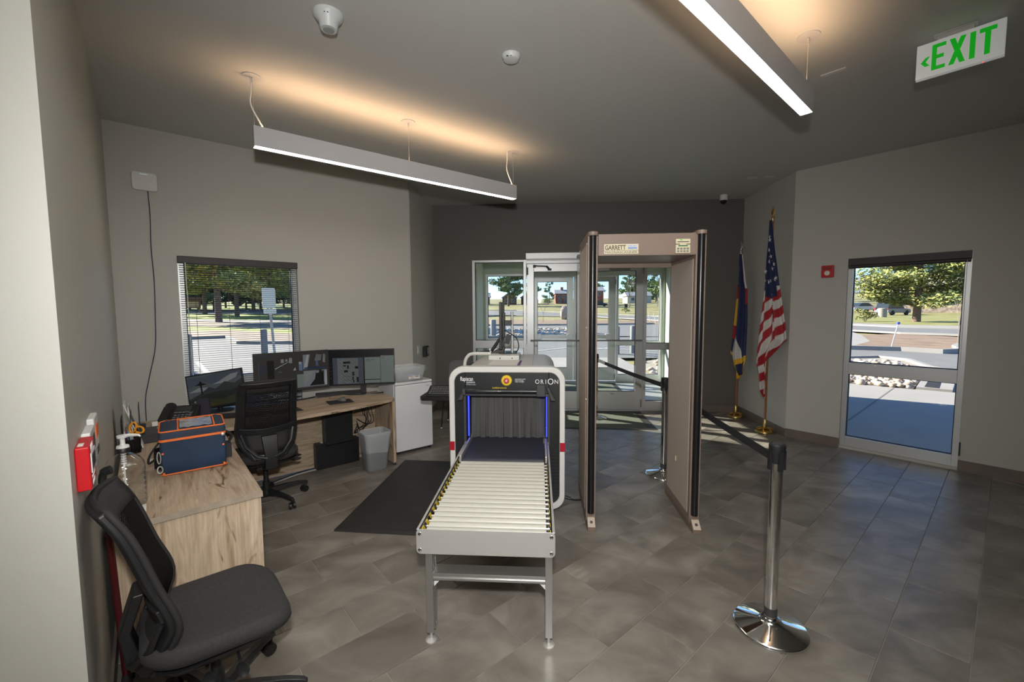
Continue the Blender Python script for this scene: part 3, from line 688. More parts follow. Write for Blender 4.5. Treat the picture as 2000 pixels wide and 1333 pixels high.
# grove on the left lawn
lp = pine('pine_tree', 21, 22, 4.0, 5.6, .48, 46, 95, .38, NEED, label='nearest pine trunk left of the sign through the blind', loc=GP(-23.7, 30.3), group='pines on the left lawn')
for x, y, s, rz, lab in ((-28.0, 38.1, 1.0, 1.0, 'second pine behind the nearest trunk seen through the blind'), (-22.9, 35.2, .8, 2.2, 'pine standing just behind the white sign through the blind'),
                         (-33.5, 41, 1.0, 3.0, 'dense green pine behind the wooden notice board through the blind'), (-36, 52, 1.1, 4.0, 'far pine at the back of the lawn through the blind'), (-27, 52, 1.05, 5.0, 'far pine at the right of the lawn through the blind'), (-25.5, 44.5, .9, 2.7, 'shaded pine deep in the grove right of the sign')):
    o = copy_tree(lp); o.location = GP(x, y); o.rotation_euler = (0, 0, rz); o.scale = (s, s, s); o['label'] = lab
# unseen pines added left of the view to keep sun off the desk window
for x, y, s, rz, lab in ((-15.6, 11.2, .62, .6, 'added out-of-view pine left of the lot that shades the desk window'), (-17.6, 9.6, .66, 2.5, 'second added pine shading the desk window, furthest out of view')):
    o = copy_tree(lp); o.location = (x, y, TZ(x, y)-.8); o.rotation_euler = (0, 0, rz); o.scale = (s*.8, s*.8, s*.8); o['label'] = lab
# centre: tall twin pine by the houses and the tree line
tp = pine('pine_tree', 31, 21, 3.6, 5.6, .5, 44, 60, .6, NEEDB, label='tall twin-stemmed pine before the houses in the left sidelight', loc=GP(-5.6, 78), lean=1.0)
fp = pine('fir_tree', 41, 12, 1.2, 2.6, .22, 34, 26, .55, NEEDB, 'cone', label='slim dark fir above the houses seen through the left door', loc=GP(2.4, 102), group='far trees')
fr = pine('far_tree', 42, 8, 1.0, 3.0, .22, 26, 34, .6, NEEDB, 'round', label='rounded green tree right of the houses seen through the left door', loc=GP(-1.5, 96), group='far trees')
spots = [(fp, 8.7, 84, 1.25, 'tall thin fir right of the brick house in the right door glass'), (fp, 21.5, 105, 1.3, 'narrow fir rising above the bare tree in the right door'), (fr, -16, 88, 1.0, 'green tree at the far left of the left sidelight'),
         (fp, -13.5, 95, 1.0, 'fir behind the row of houses at the left edge'), (fr, 12, 100, 1.1, 'round tree behind the brick house'), (fr, 27, 108, 1.3, 'left tree of the woods in the right sidelight'), (fp, 30, 112, 1.25, 'fir in the middle of the woods in the right sidelight'),
         (fr, 33, 106, 1.35, 'right tree of the woods in the right sidelight'), (fr, 36.5, 110, 1.2, 'tree past the right end of the woods by the vestibule wall'), (fr, 25.5, 96, .8, 'low tree in front of the woods in the right sidelight'), (fp, 23.6, 112, 1.1, 'fir between the bare tree and the woods'),
         (fr, -62, 74, 1.3, 'far tree at the left edge behind the notice board'), (fp, -56, 80, 1.5, 'far fir right behind the notice board'), (fr, -51, 70, 1.2, 'pale far tree between the board and the nearest pine trunk'), (fr, -44, 66, 1.3, 'far tree just right of the nearest pine trunk'), (fp, -42, 78, 1.5, 'far fir between the first and second pine trunks'), (fr, -38, 72, 1.25, 'far tree left of the white sign'), (fr, -33, 68, 1.3, 'far tree right of the white sign'),
         (fr, 44, 76, 1.0, 'green tree at the far left of the right-hand window'), (fr, 40, 66, .9, 'tree by the parked cars in the right-hand window'), (fr, 48, 92, 1.3, 'taller tree far behind the parked cars'), (fp, 43, 80, 1.0, 'fir behind the parked cars'), (fr, 38, 72, 1.05, 'leftmost tree behind the cars at the window edge')]
for src, x, y, s, lab in spots:
    o = copy_tree(src); o.location = GP(x, y); s *= .72*GS(x, y); o.rotation_euler = (0, 0, x*1.7); o.scale = (s, s, s); o['label'] = lab
for k in range(30):      # the wood line that closes the view beyond the lawn and the street
    az = -52+k*1.12+rng.uniform(-.3, .3) if k < 26 else 17+(k-26)*1.6; r_ = 66+rng.uniform(-5, 9); a = math.radians(az)
    o = copy_tree((fr, fp, fr)[k % 3]); o.location = GP(r_*math.sin(a), r_*math.cos(a)); q = rng.uniform(.95, 1.3)*1.35; o.scale = (q, q, q*.9); o.rotation_euler = (0, 0, k*2.1)
    o['label'] = 'distant tree in the wood line beyond the left lawn' if k < 26 else 'distant tree in the wood line beyond the right door glass'; o['group'] = 'wood line beyond the left lawn' if k < 26 else 'wood line beyond the street'
def bush(name, label, loc, rad, hgt, n, mats, seed, group=None):
    r = random.Random(seed); t = thing(name, label, 'bush', loc, 0, group); fo = MB()
    for k in range(n): a = r.uniform(0, 6.3); q = r.uniform(0, .7)*rad; tufts(fo, (math.cos(a)*q, math.sin(a)*q, hgt*r.uniform(.25, .8)), rad*.4, 30, r, rad*.17)
    st = MB()
    for k in range(5): a = k*1.3; st.cyl((0, 0, -.1), (math.cos(a)*rad*.4, math.sin(a)*rad*.4, hgt*.6), .02, .01, 5)
    stuff(fo.build('foliage', mats, t, smooth=0)); st.build('stems', BARK, t); return t
BU = [mat('bush_yellow_green', (.33, .32, .10), .85), mat('bush_green', (.17, .21, .07), .85), mat('bush_dark', (.09, .11, .05), .9)]
bush('bush', 'round yellow-green bush on the bank at the left of the right-hand window', GP(21.2, 29.3), .95, 1.3, 14, BU, 1)
bush('bush', 'small yellow-green bush on the verge in the right door glass', GP(9.6, 48.4), .9, 1.2, 10, BU, 2)
bush('bush', 'dark round shrub left of the brick house in the left door', GP(1.7, 84), 1.8, 2.6, 14, NEEDB, 3)
bush('bush', 'low shrub at the right foot of the houses in the left sidelight', GP(-2.2, 78), 1.3, 1.9, 10, NEEDB, 4)
# bare tree and saplings
TWIG = mat('bare_twig', (.30, .25, .21), .95)
def bare(name, label, loc, hgt, spread, depth, seed, r0):
    r = random.Random(seed); t = thing(name, label, 'tree', loc); tr = MB(); tw = MB()
    def grow(p, d, L, rad, k):
        e = p+d*L; (tr if k == 0 else tw).cyl(p, e, rad, rad*.65, 5, False)
        if k < depth:
            for _ in range(3):
                nd = (d+Vector((r.uniform(-1, 1), r.uniform(-1, 1), r.uniform(-.1, .6)))*spread).normalized(); grow(e, nd, L*r.uniform(.6, .8), rad*.6, k+1)
    grow(Vector((0, 0, -.1)), Vector((0, 0, 1)), hgt*.36, r0, 0)
    tr.build('trunk', TWIG, t); tw.build('branches', TWIG, t); return t
bare('bare_tree', 'leafless grey tree behind the street in the right door glass', GP(14.5, 70), 7.5, .8, 4, 4, .16)
bare('bare_tree', 'second leafless tree right beside the leafless grey tree', GP(17.5, 72), 6.5, .8, 4, 9, .15)
bare('sapling', 'thin leafless sapling on the dirt verge in the left door glass', GP(.31, 33.7), 2.9, .55, 3, 6, .035)
bare('sapling', 'thin staked sapling on the dirt at the right edge of the right-hand window', GP(14.82, 16.1, .05), 2.6, .3, 2, 7, .022)

# ------------------------------------------------------------------ houses and cars
HROOF = mat('grey_shingle_roof', (.33, .34, .36), .8); HWALL = mat('brown_log_wall', (.16, .10, .07), .8); HWIN = mat('dark_house_window', (.06, .07, .09), .2); BRICK = mat('red_brick_wall', (.30, .10, .07), .85); HTRIM = mat('white_house_trim', (.7, .7, .68), .6)
def house(label, loc, rz, w_, d_, hh, roofh, wallm, wins, chimney=False, roofm=None, gable_front=False):
    t = thing('house', label, 'house', loc, rz)
    b = MB(); b.box(-w_/2, w_/2, -d_/2, d_/2, -1, hh); b.build('walls', wallm, t, smooth=0)
    r = MB(); o = .4
    if gable_front:
        r.prism([(-w_/2-o, hh-.15), (w_/2+o, hh-.15), (w_/2+o, hh), (0, hh+roofh), (-w_/2-o, hh)], -d_/2-o, d_/2+o, lambda a, z, h: (a, h, z))
    else:
        r.prism([(-d_/2-o, hh-.15), (d_/2+o, hh-.15), (d_/2+o, hh), (0, hh+roofh), (-d_/2-o, hh)], -w_/2-o, w_/2+o, lambda a, z, h: (h, a, z))
    r.build('roof', roofm or HROOF, t, smooth=0)
    if gable_front:
        g = MB(); g.prism([(-w_/2, hh-.2), (w_/2, hh-.2), (0, hh+roofh-.35)], -d_/2-.42, -d_/2-.40, lambda a, z, h: (a, h, z)); g.build('gable', wallm, t, smooth=0)
    for x, z, ww, wh in wins:
        f = MB(); f.box(x-ww/2-.06, x+ww/2+.06, -d_/2-.05, -d_/2, z-.06, z+wh+.06); fo = f.build('window', HTRIM, t, smooth=0)
        p = MB(); p.box(x-ww/2, x+ww/2, -d_/2-.06, -d_/2-.05, z, z+wh); p.build('pane', HWIN, fo, smooth=0)
    if chimney:
        c = MB(); c.box(-.5, .5, -.4, .4, hh, hh+roofh+1.0); c.build('chimney', BRICK, t, smooth=0)
    return t
house('long brown house with a pale roof at the left of the left sidelight', GP(-13.5, 92), .05, 10, 6, 2.6, 1.7, HWALL, [(-3, .8, 1.2, 1.2), (0, .8, 1.2, 1.2), (3, .8, 1.2, 1.2)])
house('brown gabled house behind the twin pine trunk', GP(-6.2, 90), .05, 5.2, 7, 2.4, 2.2, HWALL, [(-1.2, .7, 1.0, 1.2), (1.2, .7, 1.0, 1.2)], gable_front=True)
house('grey gabled house right of the twin pine', GP(-2.6, 92), .05, 4.6, 7, 2.4, 2.0, HWALL, [(-1, .7, .9, 1.2), (1, .7, .9, 1.2)], gable_front=True)
house('red brick house with a chimney in the left door glass', GP(5.0, 96), .05, 5.4, 6, 3.8, 1.6, BRICK, [(-1.5, 2.0, .9, 1.1), (0.3, 2.0, .9, 1.1), (1.8, 2.0, .9, 1.1), (-1.2, .3, 1.0, 1.2), (1.2, .3, 1, 1.2)], chimney=True)
house('tall dark red house at the left of the right door glass', GP(10.2, 80), .05, 4.6, 6, 4.6, 1.4, BRICK, [(-1, 3.0, .8, 1.1), (1, 3.0, .8, 1.1), (0, .5, 1.2, 1.2)])
house('long low pale house behind the leafless trees', GP(20.5, 92), .1, 9, 6, 2.6, 1.5, mat('cream_siding', (.55, .52, .46), .8), [(-2.5, .8, 1.2, 1.1), (2.0, .8, 1.2, 1.1)])
# tan building with a stone base behind the big pine
TAN = mat('tan_stucco', (.62, .47, .27), .85); STB = mat('stone_wainscot', (.36, .28, .22), .9, var=.45, scale=3); BROOF = mat('brown_shingle_roof', (.42, .36, .33), .85)
bt = thing('building', 'long tan building with a stone base behind the big pine', 'building', GP(33.5, 37.5), -A)
b = MB(); b.box(-6.5, 14, 0, 8, -1, 3.0); b.build('walls', TAN, bt, smooth=0)
b = MB(); b.box(-6.6, 14.1, -.12, 0, -1, .85); b.build('stone_base', STB, bt, smooth=0)
b = MB(); b.prism([(-1.0, 2.9), (9, 2.9), (9, 3.1), (4, 5.4), (-1.0, 3.1)], -7.3, 15, lambda a, z, h: (h, a, z)); b.build('roof', BROOF, bt, smooth=0)
for x in (-4.6, -2.2, .2, 2.6, 5.0, 7.4):
    f = MB(); f.box(x-.85, x+.85, -.04, 0, .95, 2.4); fo = f.build('window', HTRIM, bt, smooth=0)
    p = MB(); p.box(x-.75, x-.03, -.06, -.04, 1.03, 2.32); p.box(x+.03, x+.75, -.06, -.04, 1.03, 2.32); p.build('pane', HWIN, fo, smooth=0)
b = MB(); b.box(-6.9, -6.1, -.5, .3, -1, 2.3); b.build('stone_pier', STB, bt, smooth=0)
CARG = mat('grey_car_paint', (.20, .20, .21), .3, .4); CARB = mat('dark_car_paint', (.05, .06, .08), .3, .3); CARW = mat('silver_car_paint', (.45, .46, .47), .3, .4); TYRE = mat('tyre', (.02, .02, .02), .8); CGL = mat('car_glass', (.03, .04, .05), .1); LAMPR = mat('tail_light', (.4, .02, .02), .3)
def car(label, loc, rz, body, suv=True, group='parked cars'):
    t = thing('car', label, 'car', loc, rz, group)
    L, W = 4.5, 1.85; hb = .95; ht = 1.72 if suv else 1.45
    prof = [(-L/2, .35), (-L/2+.05, .85), (-L/2+.15, hb), (-L/2+.35 if suv else -L/2+.9, hb), (L/2-1.25, hb), (L/2-.1, hb-.15), (L/2, .6), (L/2-.05, .3)]
    b = MB(); b.prism(prof, -W/2, W/2, lambda a, z, h: (a, h, z)); b.build('body', body, t, bevel=.06, smooth=40)
    cab = [(-L/2+.1, hb), (-L/2+.4, ht-.06), (-L/2+.7, ht), (.35, ht), (1.15, hb)] if suv else [(-L/2+.8, hb), (-L/2+1.4, ht), (.2, ht), (1.1, hb)]
    b = MB(); b.prism(cab, -W/2+.12, W/2-.12, lambda a, z, h: (a, h, z)); b.build('cabin', CGL, t, bevel=.05)
    rf = [(cab[1][0]+.05, ht-.03), (cab[1][0]+.3, ht+.03), (.3, ht+.03), (.42, ht-.03)]
    b = MB(); b.prism(rf, -W/2+.11, W/2-.11, lambda a, z, h: (a, h, z)); b.build('roof', body, t, bevel=.02)
    for x in (-1.4, 1.4):
        for s in (-1, 1):
            b = MB(); b.cyl((x, s*(W/2-.2), .34), (x, s*(W/2+.01), .34), .34, n=16); b.build('wheel', TYRE, t)
    for s in (-1, 1):
        b = MB(); b.box(-L/2-.02, -L/2+.1, s*.78-.1, s*.78+.1, .75, .98); b.build('tail_lamp', LAMPR, t)
    return t
car('grey sport utility car parked left of the big pine', GP(27.6, 35.4), .35, CARG)
car('dark sport utility car at the left edge behind the bush', GP(26.4, 42.5), .1, CARB)
car('silver low car just right of the dark one behind the bush', GP(29.4, 41.0), .1, CARW, False)
car('dark blue car beside the tall red house in the right door glass', GP(10.0, 72), .0, CARB)
# ------------------------------------------------------------------ small outdoor things
BOLL = mat('painted_bollard', (.24, .24, .235), .6)
def bollard(label, x, y, hgt, r):
    b = MB(); b.lathe([(r, -.1), (r, hgt-.05), (r*.9, hgt-.015), (r*.55, hgt), (0.01, hgt+.004)], 16)
    o = b.build('bollard', BOLL, loc=GP(x, y)); return tag(o, label, 'bollard', 'bollards around the lot')
bollard('grey bollard at the left edge of the blind', -9.6, 11.07, 1.10, .11)
bollard('grey bollard below the white sign, seen through the blind', -10.05, 15.0, .98, .12)
bollard('grey bollard behind the monitor in the left sidelight', -2.33, 21.6, 1.05, .16)
bollard('left bollard of the pair in the right door glass', 2.82, 15.77, 1.05, .11)
bollard('right bollard of the pair in the right door glass', 3.45, 16.0, 1.05, .11)
sg = thing('road_sign', 'white sign on a pale post outside the desk window', 'sign', GP(-9.85, 15.29), .65)
b = MB(); b.cyl((0, 0, -.2), (-.12, 0, 2.35), .05, n=10); b.build('post', mat('pale_post', (.55, .53, .48), .7), sg)
b = MB(); b.prism(rrect(.46, .76, .05), -.075, -.055, lambda a, z, h: (a-.12, h, z+2.18)); b.build('sign_plate', mat('sign_sunlit_white', (.92, .88, .72), .6), sg, smooth=0)  # sun shining through both plates is put into their warm base colour
b = MB(); b.prism(rrect(.44, .2, .04), -.075, -.055, lambda a, z, h: (a-.10, h, z+1.66)); b.build('lower_plate', mat('sign_sunlit_white_lower', (.92, .88, .72), .6), sg, smooth=0)
ks = thing('notice_board', 'brown wooden notice board on the far lawn at the left of the blind', 'notice board', GP(-36, 42.5), .75)
KW = mat('brown_board_wood', (.22, .11, .06), .8)
b = MB(); b.box(-1.2, 1.2, -.12, .12, 1.0, 2.5); b.build('board', KW, ks, smooth=0)
b = MB(); b.box(-.9, .9, -.14, -.12, 1.2, 2.2); b.build('notice', mat('faded_notice', (.55, .40, .25), .8), ks, smooth=0)
b = MB(); b.prism([(-.6, 2.5), (.6, 2.5), (0, 3.0)], -1.5, 1.5, lambda a, z, h: (h, a, z)); b.build('roof', KW, ks, smooth=0)
for x in (-1.0, 1.0):
    b = MB(); b.box(x-.1, x+.1, -.1, .1, -.2, 1.1); b.build('leg', KW, ks, smooth=0)
st = thing('marker_stake', 'white marker stake with a blue top leaning in the dirt island', 'stake', GP(12.59, 16.12, .05))
b = MB(); b.cyl((0, 0, -.05), (.18, -.05, .95), .018, n=8); b.build('stake', WHITEP, st)
b = MB(); b.cyl((.175, -.05, .93), (.19, -.05, 1.02), .055, n=10); b.build('cap', mat('blue_cap', (.02, .06, .5), .5), st)
for x, y, lab, dx in ((8.3, 32.8, 'left white survey stake on the verge in the right sidelight', -.12), (8.16, 30.6, 'right white survey stake on the verge in the right sidelight', -.2)):
    b = MB(); b.cyl((0, 0, -.05), (dx, 0, 1.1), .03, n=6); tag(b.build('survey_stake', WHITEP, loc=GP(x, y)), lab, 'stake', 'survey stakes')
b = MB(); b.lathe([(.42, -.1), (.45, 1.05), (.40, 1.1), (.1, 1.12)], 16); tag(b.build('concrete_bin', CONC, loc=GP(25.2, 33.2)), 'pale round concrete bin left of the grey parked car', 'bin')
bm = bmesh.new(); bmesh.ops.create_icosphere(bm, subdivisions=2, radius=1)
for v in bm.verts: v.co = Vector((v.co.x*.62, v.co.y*.55, v.co.z*1.05))*(1+random.Random(hash((round(v.co.x, 2), round(v.co.y, 2)))).uniform(-.12, .12))
me = bpy.data.meshes.new('boulder'); bm.to_mesh(me); bm.free(); me.materials.append(mat('boulder_stone', (.40, .32, .28), .9, var=.2, scale=3))
o = bpy.data.objects.new('boulder', me); col.objects.link(o); o.location = GP(2.2, 37.8, .75); tag(o, 'standing boulder on the verge seen in the left door glass', 'boulder')
lp_ = thing('street_lamp', 'tall street lamp with a curved arm in the right door glass', 'street lamp', GP(17.8, 66))
b = MB(); b.tube(smoothpath([(0, 0, 0), (0, 0, 7.6), (-.5, 0, 8.3), (-2.2, 0, 8.4)], 5), .07, 6); b.build('pole', ALUD, lp_)
b = MB(); b.box(-2.7, -2.1, -.14, .14, 8.32, 8.44); b.build('lamp_head', ALUD, lp_)
b = MB(); b.box(-.35, .35, -.3, .3, 0, .9); b.box(-.42, .42, -.36, .36, .9, 1.05); tag(b.build('mail_box', BLACKM, loc=GP(12.4, 62.5)), 'dark box on the far kerb before the leafless trees', 'box')
# ================================================================== CEILING AND WALL FITTINGS
DIFF = emis('lamp_diffuser', (1.0, 0.95, 0.87), 18.0); UPL = emis('lamp_uplight', (1.0, 0.63, 0.36), 24.0)
LAMPW = mat('white_lamp_housing', (0.50, 0.50, 0.52), 0.35)
def pendant(label, p, ang, L, zb, drops, cords):
    t = thing('pendant_light', label, 'lamp', (p[0], p[1], zb), ang)
    b = MB(); w_ = .037
    b.box(0, L, -w_, -w_+.004, 0, .145); b.box(0, L, w_-.004, w_, 0, .145); b.box(0, .004, -w_+.004, w_-.004, 0, .145); b.box(L-.004, L, -w_+.004, w_-.004, 0, .145); b.box(.004, L-.004, -w_+.004, w_-.004, .06, .09)
    b.build('housing', LAMPW, t, bevel=.0015, smooth=0)
    b = MB(); b.box(.006, L-.006, -w_+.005, w_-.005, .003, .010); b.build('diffuser', DIFF, t, smooth=0)
    b = MB(); b.box(.03, L-.03, -w_+.008, w_-.008, .10, .106); b.build('uplight', UPL, t, smooth=0)
    hc = H-zb
    for x in drops:
        b = MB(); b.cyl((x, 0, .09), (x, 0, hc-.03), .0012, n=5); b.cyl((x, 0, hc-.045), (x, 0, hc-.01), .006, n=8); b.build('suspension_cable', STEEL, t)
        b = MB(); b.lathe([(.064, hc-.006), (.064, hc-.0005)], 28, c=(x, 0, 0)); b.build('canopy', LAMPW, t)
    for x, s in cords:
        b = MB(); b.tube(smoothpath([(x-.012*s, 0, hc-.01), (x-.01*s, .004, hc-.10), (x-.018*s, 0, hc-.2), (x+.03*s, 0, .20), (x+.07*s, 0, .13), (x+.08*s, 0, .09)], 5), .0055, 7); b.build('power_cord', WHITEP, t)
    return t
pendant('long white pendant light hanging over the desk wall', (-2.098, 3.122), .746, 2.49, 2.90, (.012, 1.24, 2.47), ((.012, 1), (2.40, 1)))
pendant('long white pendant light overhead at the top right', (1.715, 2.965), A+PI+.012, 2.49, 2.935, (.03, 1.24, 2.46), ())
DET = mat('detector_white', (.66, .68, .68), .4)
t = thing('smoke_detector', 'larger white smoke detector near the left lamp', 'smoke detector', (-1.213, 2.53, H), .3)
b = MB(); b.lathe([(.083, 0), (.083, -.012), (.078, -.022), (.052, -.05), (.047, -.082), (.044, -.086), (.02, -.086)], 32); b.build('body', DET, t)
b = MB(); b.lathe([(.030, -.0865), (.030, -.09), (.01, -.091)], 24); b.build('sensor_cap', mat('grey_sensor', (.35, .36, .36), .5), t)
b = MB(); b.box(-.012, -.006, -.072, -.066, -.032, -.029); b.box(.004, .012, -.072, -.066, -.032, -.029); b.build('indicator', DGREY, t)
t = thing('smoke_detector', 'smaller flat white smoke detector near the ceiling centre', 'smoke detector', (-.188, 3.01, H), 0)
b = MB(); b.lathe([(.062, 0), (.062, -.010), (.058, -.016), (.05, -.03), (.03, -.036), (.01, -.036)], 28); b.build('body', DET, t)
b = MB(); b.box(-.028, -.014, -.05, -.044, -.030, -.024); b.box(-.004, .008, -.052, -.046, -.029, -.023); b.build('slot', DGREY, t)
b = MB(); b.box(-.075, .075, -.02, .02, -.006, 0); tag(b.build('ceiling_plate', DET, bevel=.002, loc=(2.134, 3.386, H), rot=(0, 0, A-PI/2)), 'narrow white plate on the ceiling beside the overhead lamp', 'plate')
for x, y, lab in ((2.80, 5.97, 'left small flat white piece on the ceiling near the right wall corner'), (3.0, 5.94, 'right small flat white piece on the ceiling near the right wall corner')):
    b = MB(); b.box(-.06, .06, -.03, .03, -.005, 0); tag(b.build('ceiling_plate', DET, bevel=.002, loc=(x, y, H), rot=(0, 0, .1)), lab, 'plate')  # two thin white slabs flat against the ceiling
t = thing('security_camera', 'white dome security camera on the ceiling by the dark wall', 'camera', (2.80, 6.84, H))
b = MB(); b.lathe([(.058, 0), (.058, -.07), (.05, -.078)], 24); b.build('housing', DET, t)
b = MB(); b.lathe([(.047, -.076), (.042, -.1), (.028, -.118), (.004, -.126)], 20); b.build('dome', mat('black_dome', (.01, .01, .012), .08), t)
# exit sign
EXW = mat('sign_face_white', (.74, .76, .74), .35, emit=.2); GRN = mat('exit_green', (.003, .36, .01), .4, emit=.5)
ex = thing('exit_sign', 'white exit sign with green letters hanging under the ceiling at the top right', 'exit sign', (2.575, 2.925, H), A-PI/2)
W2 = .19
b = MB(); b.box(-W2, W2, -.02, .02, -.245, -.035); b.build('panel', EXW, ex, bevel=.004)
b = MB(); b.box(-.10, .06, -.018, .018, -.035, -.006); b.box(-.115, .075, -.03, .03, -.008, 0); b.build('canopy', WHITEP, ex, bevel=.003)
b = MB(); yy0 = -.0212
def poly(pts): 
    n = len(pts); b.add([(x, yy0, z) for x, z in pts]+[(x, yy0+.001, z) for x, z in pts], [tuple(range(n)), tuple(range(2*n-1, n-1, -1))]+[(i, i+n, (i+1) % n+n, (i+1) % n) for i in range(n)])
zt, zb_ = -.058, -.212
def rc(x0, x1, z0, z1): poly([(x0, z0), (x1, z0), (x1, z1), (x0, z1)])
x = -.118; rc(x, x+.022, zb_, zt); rc(x+.022, x+.062, zt-.022, zt); rc(x+.022, x+.054, -.146, -.124); rc(x+.022, x+.062, zb_, zb_+.022)
x = -.042; poly([(x, zt), (x+.024, zt), (x+.072, zb_), (x+.048, zb_)]); poly([(x+.048, zt), (x+.072, zt), (x+.024, zb_), (x, zb_)])
x = .046; rc(x, x+.024, zb_, zt)
x = .084; rc(x, x+.070, zt-.024, zt); rc(x+.023, x+.047, zb_, zt-.024)
poly([(-.168, -.150), (-.148, -.124), (-.126, -.118), (-.145, -.150), (-.126, -.176), (-.148, -.176)])
b.build('lettering', GRN, ex, smooth=0)
b = MB(); b.lathe([(.004, -.2455), (.004, -.2475)], 10, c=(.105, 0, 0)); b.build('test_light', emis('red_led', (1, .05, .05), 1.5), ex)
# reflection-free wall fittings
t = thing('wireless_router', 'white wireless access point high on the left wall with a purple cord', 'router', LW(.267, 0.0, 2.90), A)
b = MB(); rr_ = rrect(.185, .165, .022)
b.rings([[(x, -.004, z) for x, z in rr_], [(x*1.0, -.02, z) for x, z in rr_], [(x*.96, -.034, z*.97) for x, z in rr_]]); b.build('case', WHITEP, t, smooth=50)
b = MB(); [b.box(-.03+k*.012, -.024+k*.012, -.0355, -.033, .062, .066) for k in range(5)]; b.build('status_light', emis('soft_led', (.6, .8, .7), .6), t)
b = MB(); b.tube(smoothpath([LW(.285, .012, 2.82), LW(.29, .010, 2.6), LW(.282, .01, 2.3), LW(.288, .01, 2.0), LW(.278, .012, 1.65), LW(.262, .015, 1.35), LW(.20, .02, 1.05), LW(.165, .02, .86), LW(.16, .03, .62)], 5), .0042, 7)
tag(b.build('network_cord', mat('purple_cord', (.045, .02, .07), .5)), 'dark purple network cord running down the left wall', 'cord')
# plates on the left return wall
b = MB(); b.box(-1.75, -1.744, 6.02, 6.10, 1.055, 1.175); b.box(-1.744, -1.740, 6.045, 6.075, 1.085, 1.145); tag(b.build('light_switch', WHITEP, bevel=.002), 'white light switch on the grey-green return wall', 'switch')
t = thing('card_reader', 'black card reader beside the light switch on the return wall', 'card reader', (-1.75, 6.40, 1.06))
b = MB(); b.box(0, .05, -.10, .09, -.08, .08); b.build('case', BLACK, t, bevel=.008)
b = MB(); b.box(.05, .053, .01, .05, -.045, .05); b.build('reader_strip', mat('grey_strip', (.4, .4, .4), .4), t)
# strobes and alarms
t = thing('fire_strobe', 'red fire alarm strobe on the right wall beside the window', 'fire alarm', RW(.383, 0, 2.125), A-PI/2)
b = MB(); b.box(-.062, .062, -.035, 0, -.072, .072); b.build('case', REDP, t, bevel=.008)
b = MB(); b.lathe([(.03, 0), (.028, .012), (.012, .018)], 18); b.build('lens', mat('strobe_lens', (.75, .72, .65), .1), t, loc=(0, -.035, -.02), rot=(PI/2, 0, 0))
b = MB(); b.box(-.045, .045, -.0365, -.035, .02, .055); b.build('grille', mat('dark_red', (.25, .01, .01), .5), t)
t = thing('fire_pull_station', 'small red fire pull station behind the striped flag', 'fire alarm', (3.22, 6.20, 1.42))
b = MB(); b.box(-.05, 0, -.05, .05, -.07, .07); b.build('case', REDP, t, bevel=.005)
b = MB(); b.box(-.054, -.05, -.03, .03, -.02, .01); b.build('handle', DGREY, t)
# three boxes on the near left wall: local x runs towards the camera, y out of the wall
def wb(v0, v1, z0, z1, d): return v0, v1, z0, z1, d
t = thing('fire_alarm_box', 'red fire alarm box nearest on the left wall with white lettering', 'fire alarm', LW(0, 3.31, 1.18), A-PI/2)
b = MB(); b.box(-.085, .085, 0, .036, -.072, .075); b.build('case', REDP, t, bevel=.005)
b = MB(); b.box(-.062, .062, .036, .0385, -.02, .045); b.build('pull_handle', mat('white_handle', (.75, .75, .75), .4), t)
b = MB(); b.box(-.045, .045, .0385, .0395, -.010, .034); b.build('black_window', BLACK, t)
text('lettering', 'FIRE', .036, WINK, t, (.05, .0366, .048), (PI/2, 0, PI), sx=1.1); text('lettering', 'PULL DOWN', .016, WINK, t, (.058, .0366, -.040), (PI/2, 0, PI)); text('lettering', 'ALARM', .022, WINK, t, (.05, .0366, -.064), (PI/2, 0, PI))
b = MB(); b.box(.02, .06, .006, .020, .075, .0762); b.build('small_label', PAPER, t)
t = thing('wall_intercom', 'white box right behind the red alarm box on the left wall', 'intercom', LW(0, 3.12, 1.185), A-PI/2)
b = MB(); b.box(-.08, .08, 0, .026, -.085, .075); b.build('case', WHITEP, t, bevel=.005)
b = MB(); b.box(-.05, .05, .026, .028, 0, .05); b.build('screen', DGREY, t)
b = MB(); [b.box(-.05+.035*k, -.025+.035*k, .026, .029, -.06+.03*j, -.04+.03*j) for k in range(3) for j in range(2)]; b.build('buttons', mat('grey_button', (.4, .4, .4), .5), t)
t = thing('wall_dispenser', 'furthest white box on the left wall with an orange edge stripe', 'dispenser', LW(0, 2.93, 1.19), A-PI/2)
b = MB(); b.box(-.075, .075, 0, .024, -.09, .085); b.build('case', WHITEP, t, bevel=.006)
b = MB(); b.box(-.05, .05, .024, .026, 0, .05); b.build('orange_stripe', ORANGE, t)
b = MB(); b.box(-.04, .04, .024, .026, -.07, -.04); b.build('dark_slot', DGREY, t)
# dark red cane leaning in the gap between the wall and the desk end
cn = thing('walking_cane', 'dark red cane with black handle and rubber tip standing behind the near chair', 'cane', LW(.03, 2.845, 0), A)
b = MB(); b.cyl((.020, 0, .03), (-.008, .012, .97), .0125, n=12); b.build('shaft', mat('dark_red_lacquer', (.075, .008, .010), .3), cn)
b = MB(); b.lathe([(.024, 0), (.022, .02), (.017, .06), (.014, .075)], 14, c=(.020, 0, 0)); b.build('rubber_tip', BLACKM, cn)
b = MB(); b.tube(smoothpath([(-.007, .011, .93), (-.008, .013, .975), (.0, .010, 1.005), (.022, .005, 1.015)], 5), [.0145]*10+[.019]*6, 9); b.build('handle', BLACK, cn)
# ================================================================== DESK AND WHAT STANDS ON IT
WX = wood_mat('ash_laminate_long', 'x', .85); WZ = wood_mat('ash_laminate_upright', 'z', 1.0, 3.7); WY = wood_mat('ash_laminate_cross', 'y', .92, 1.3); WE = mat('ash_edge_band', (.33, .27, .205), .5, var=.12, scale=20)
ZD = .74
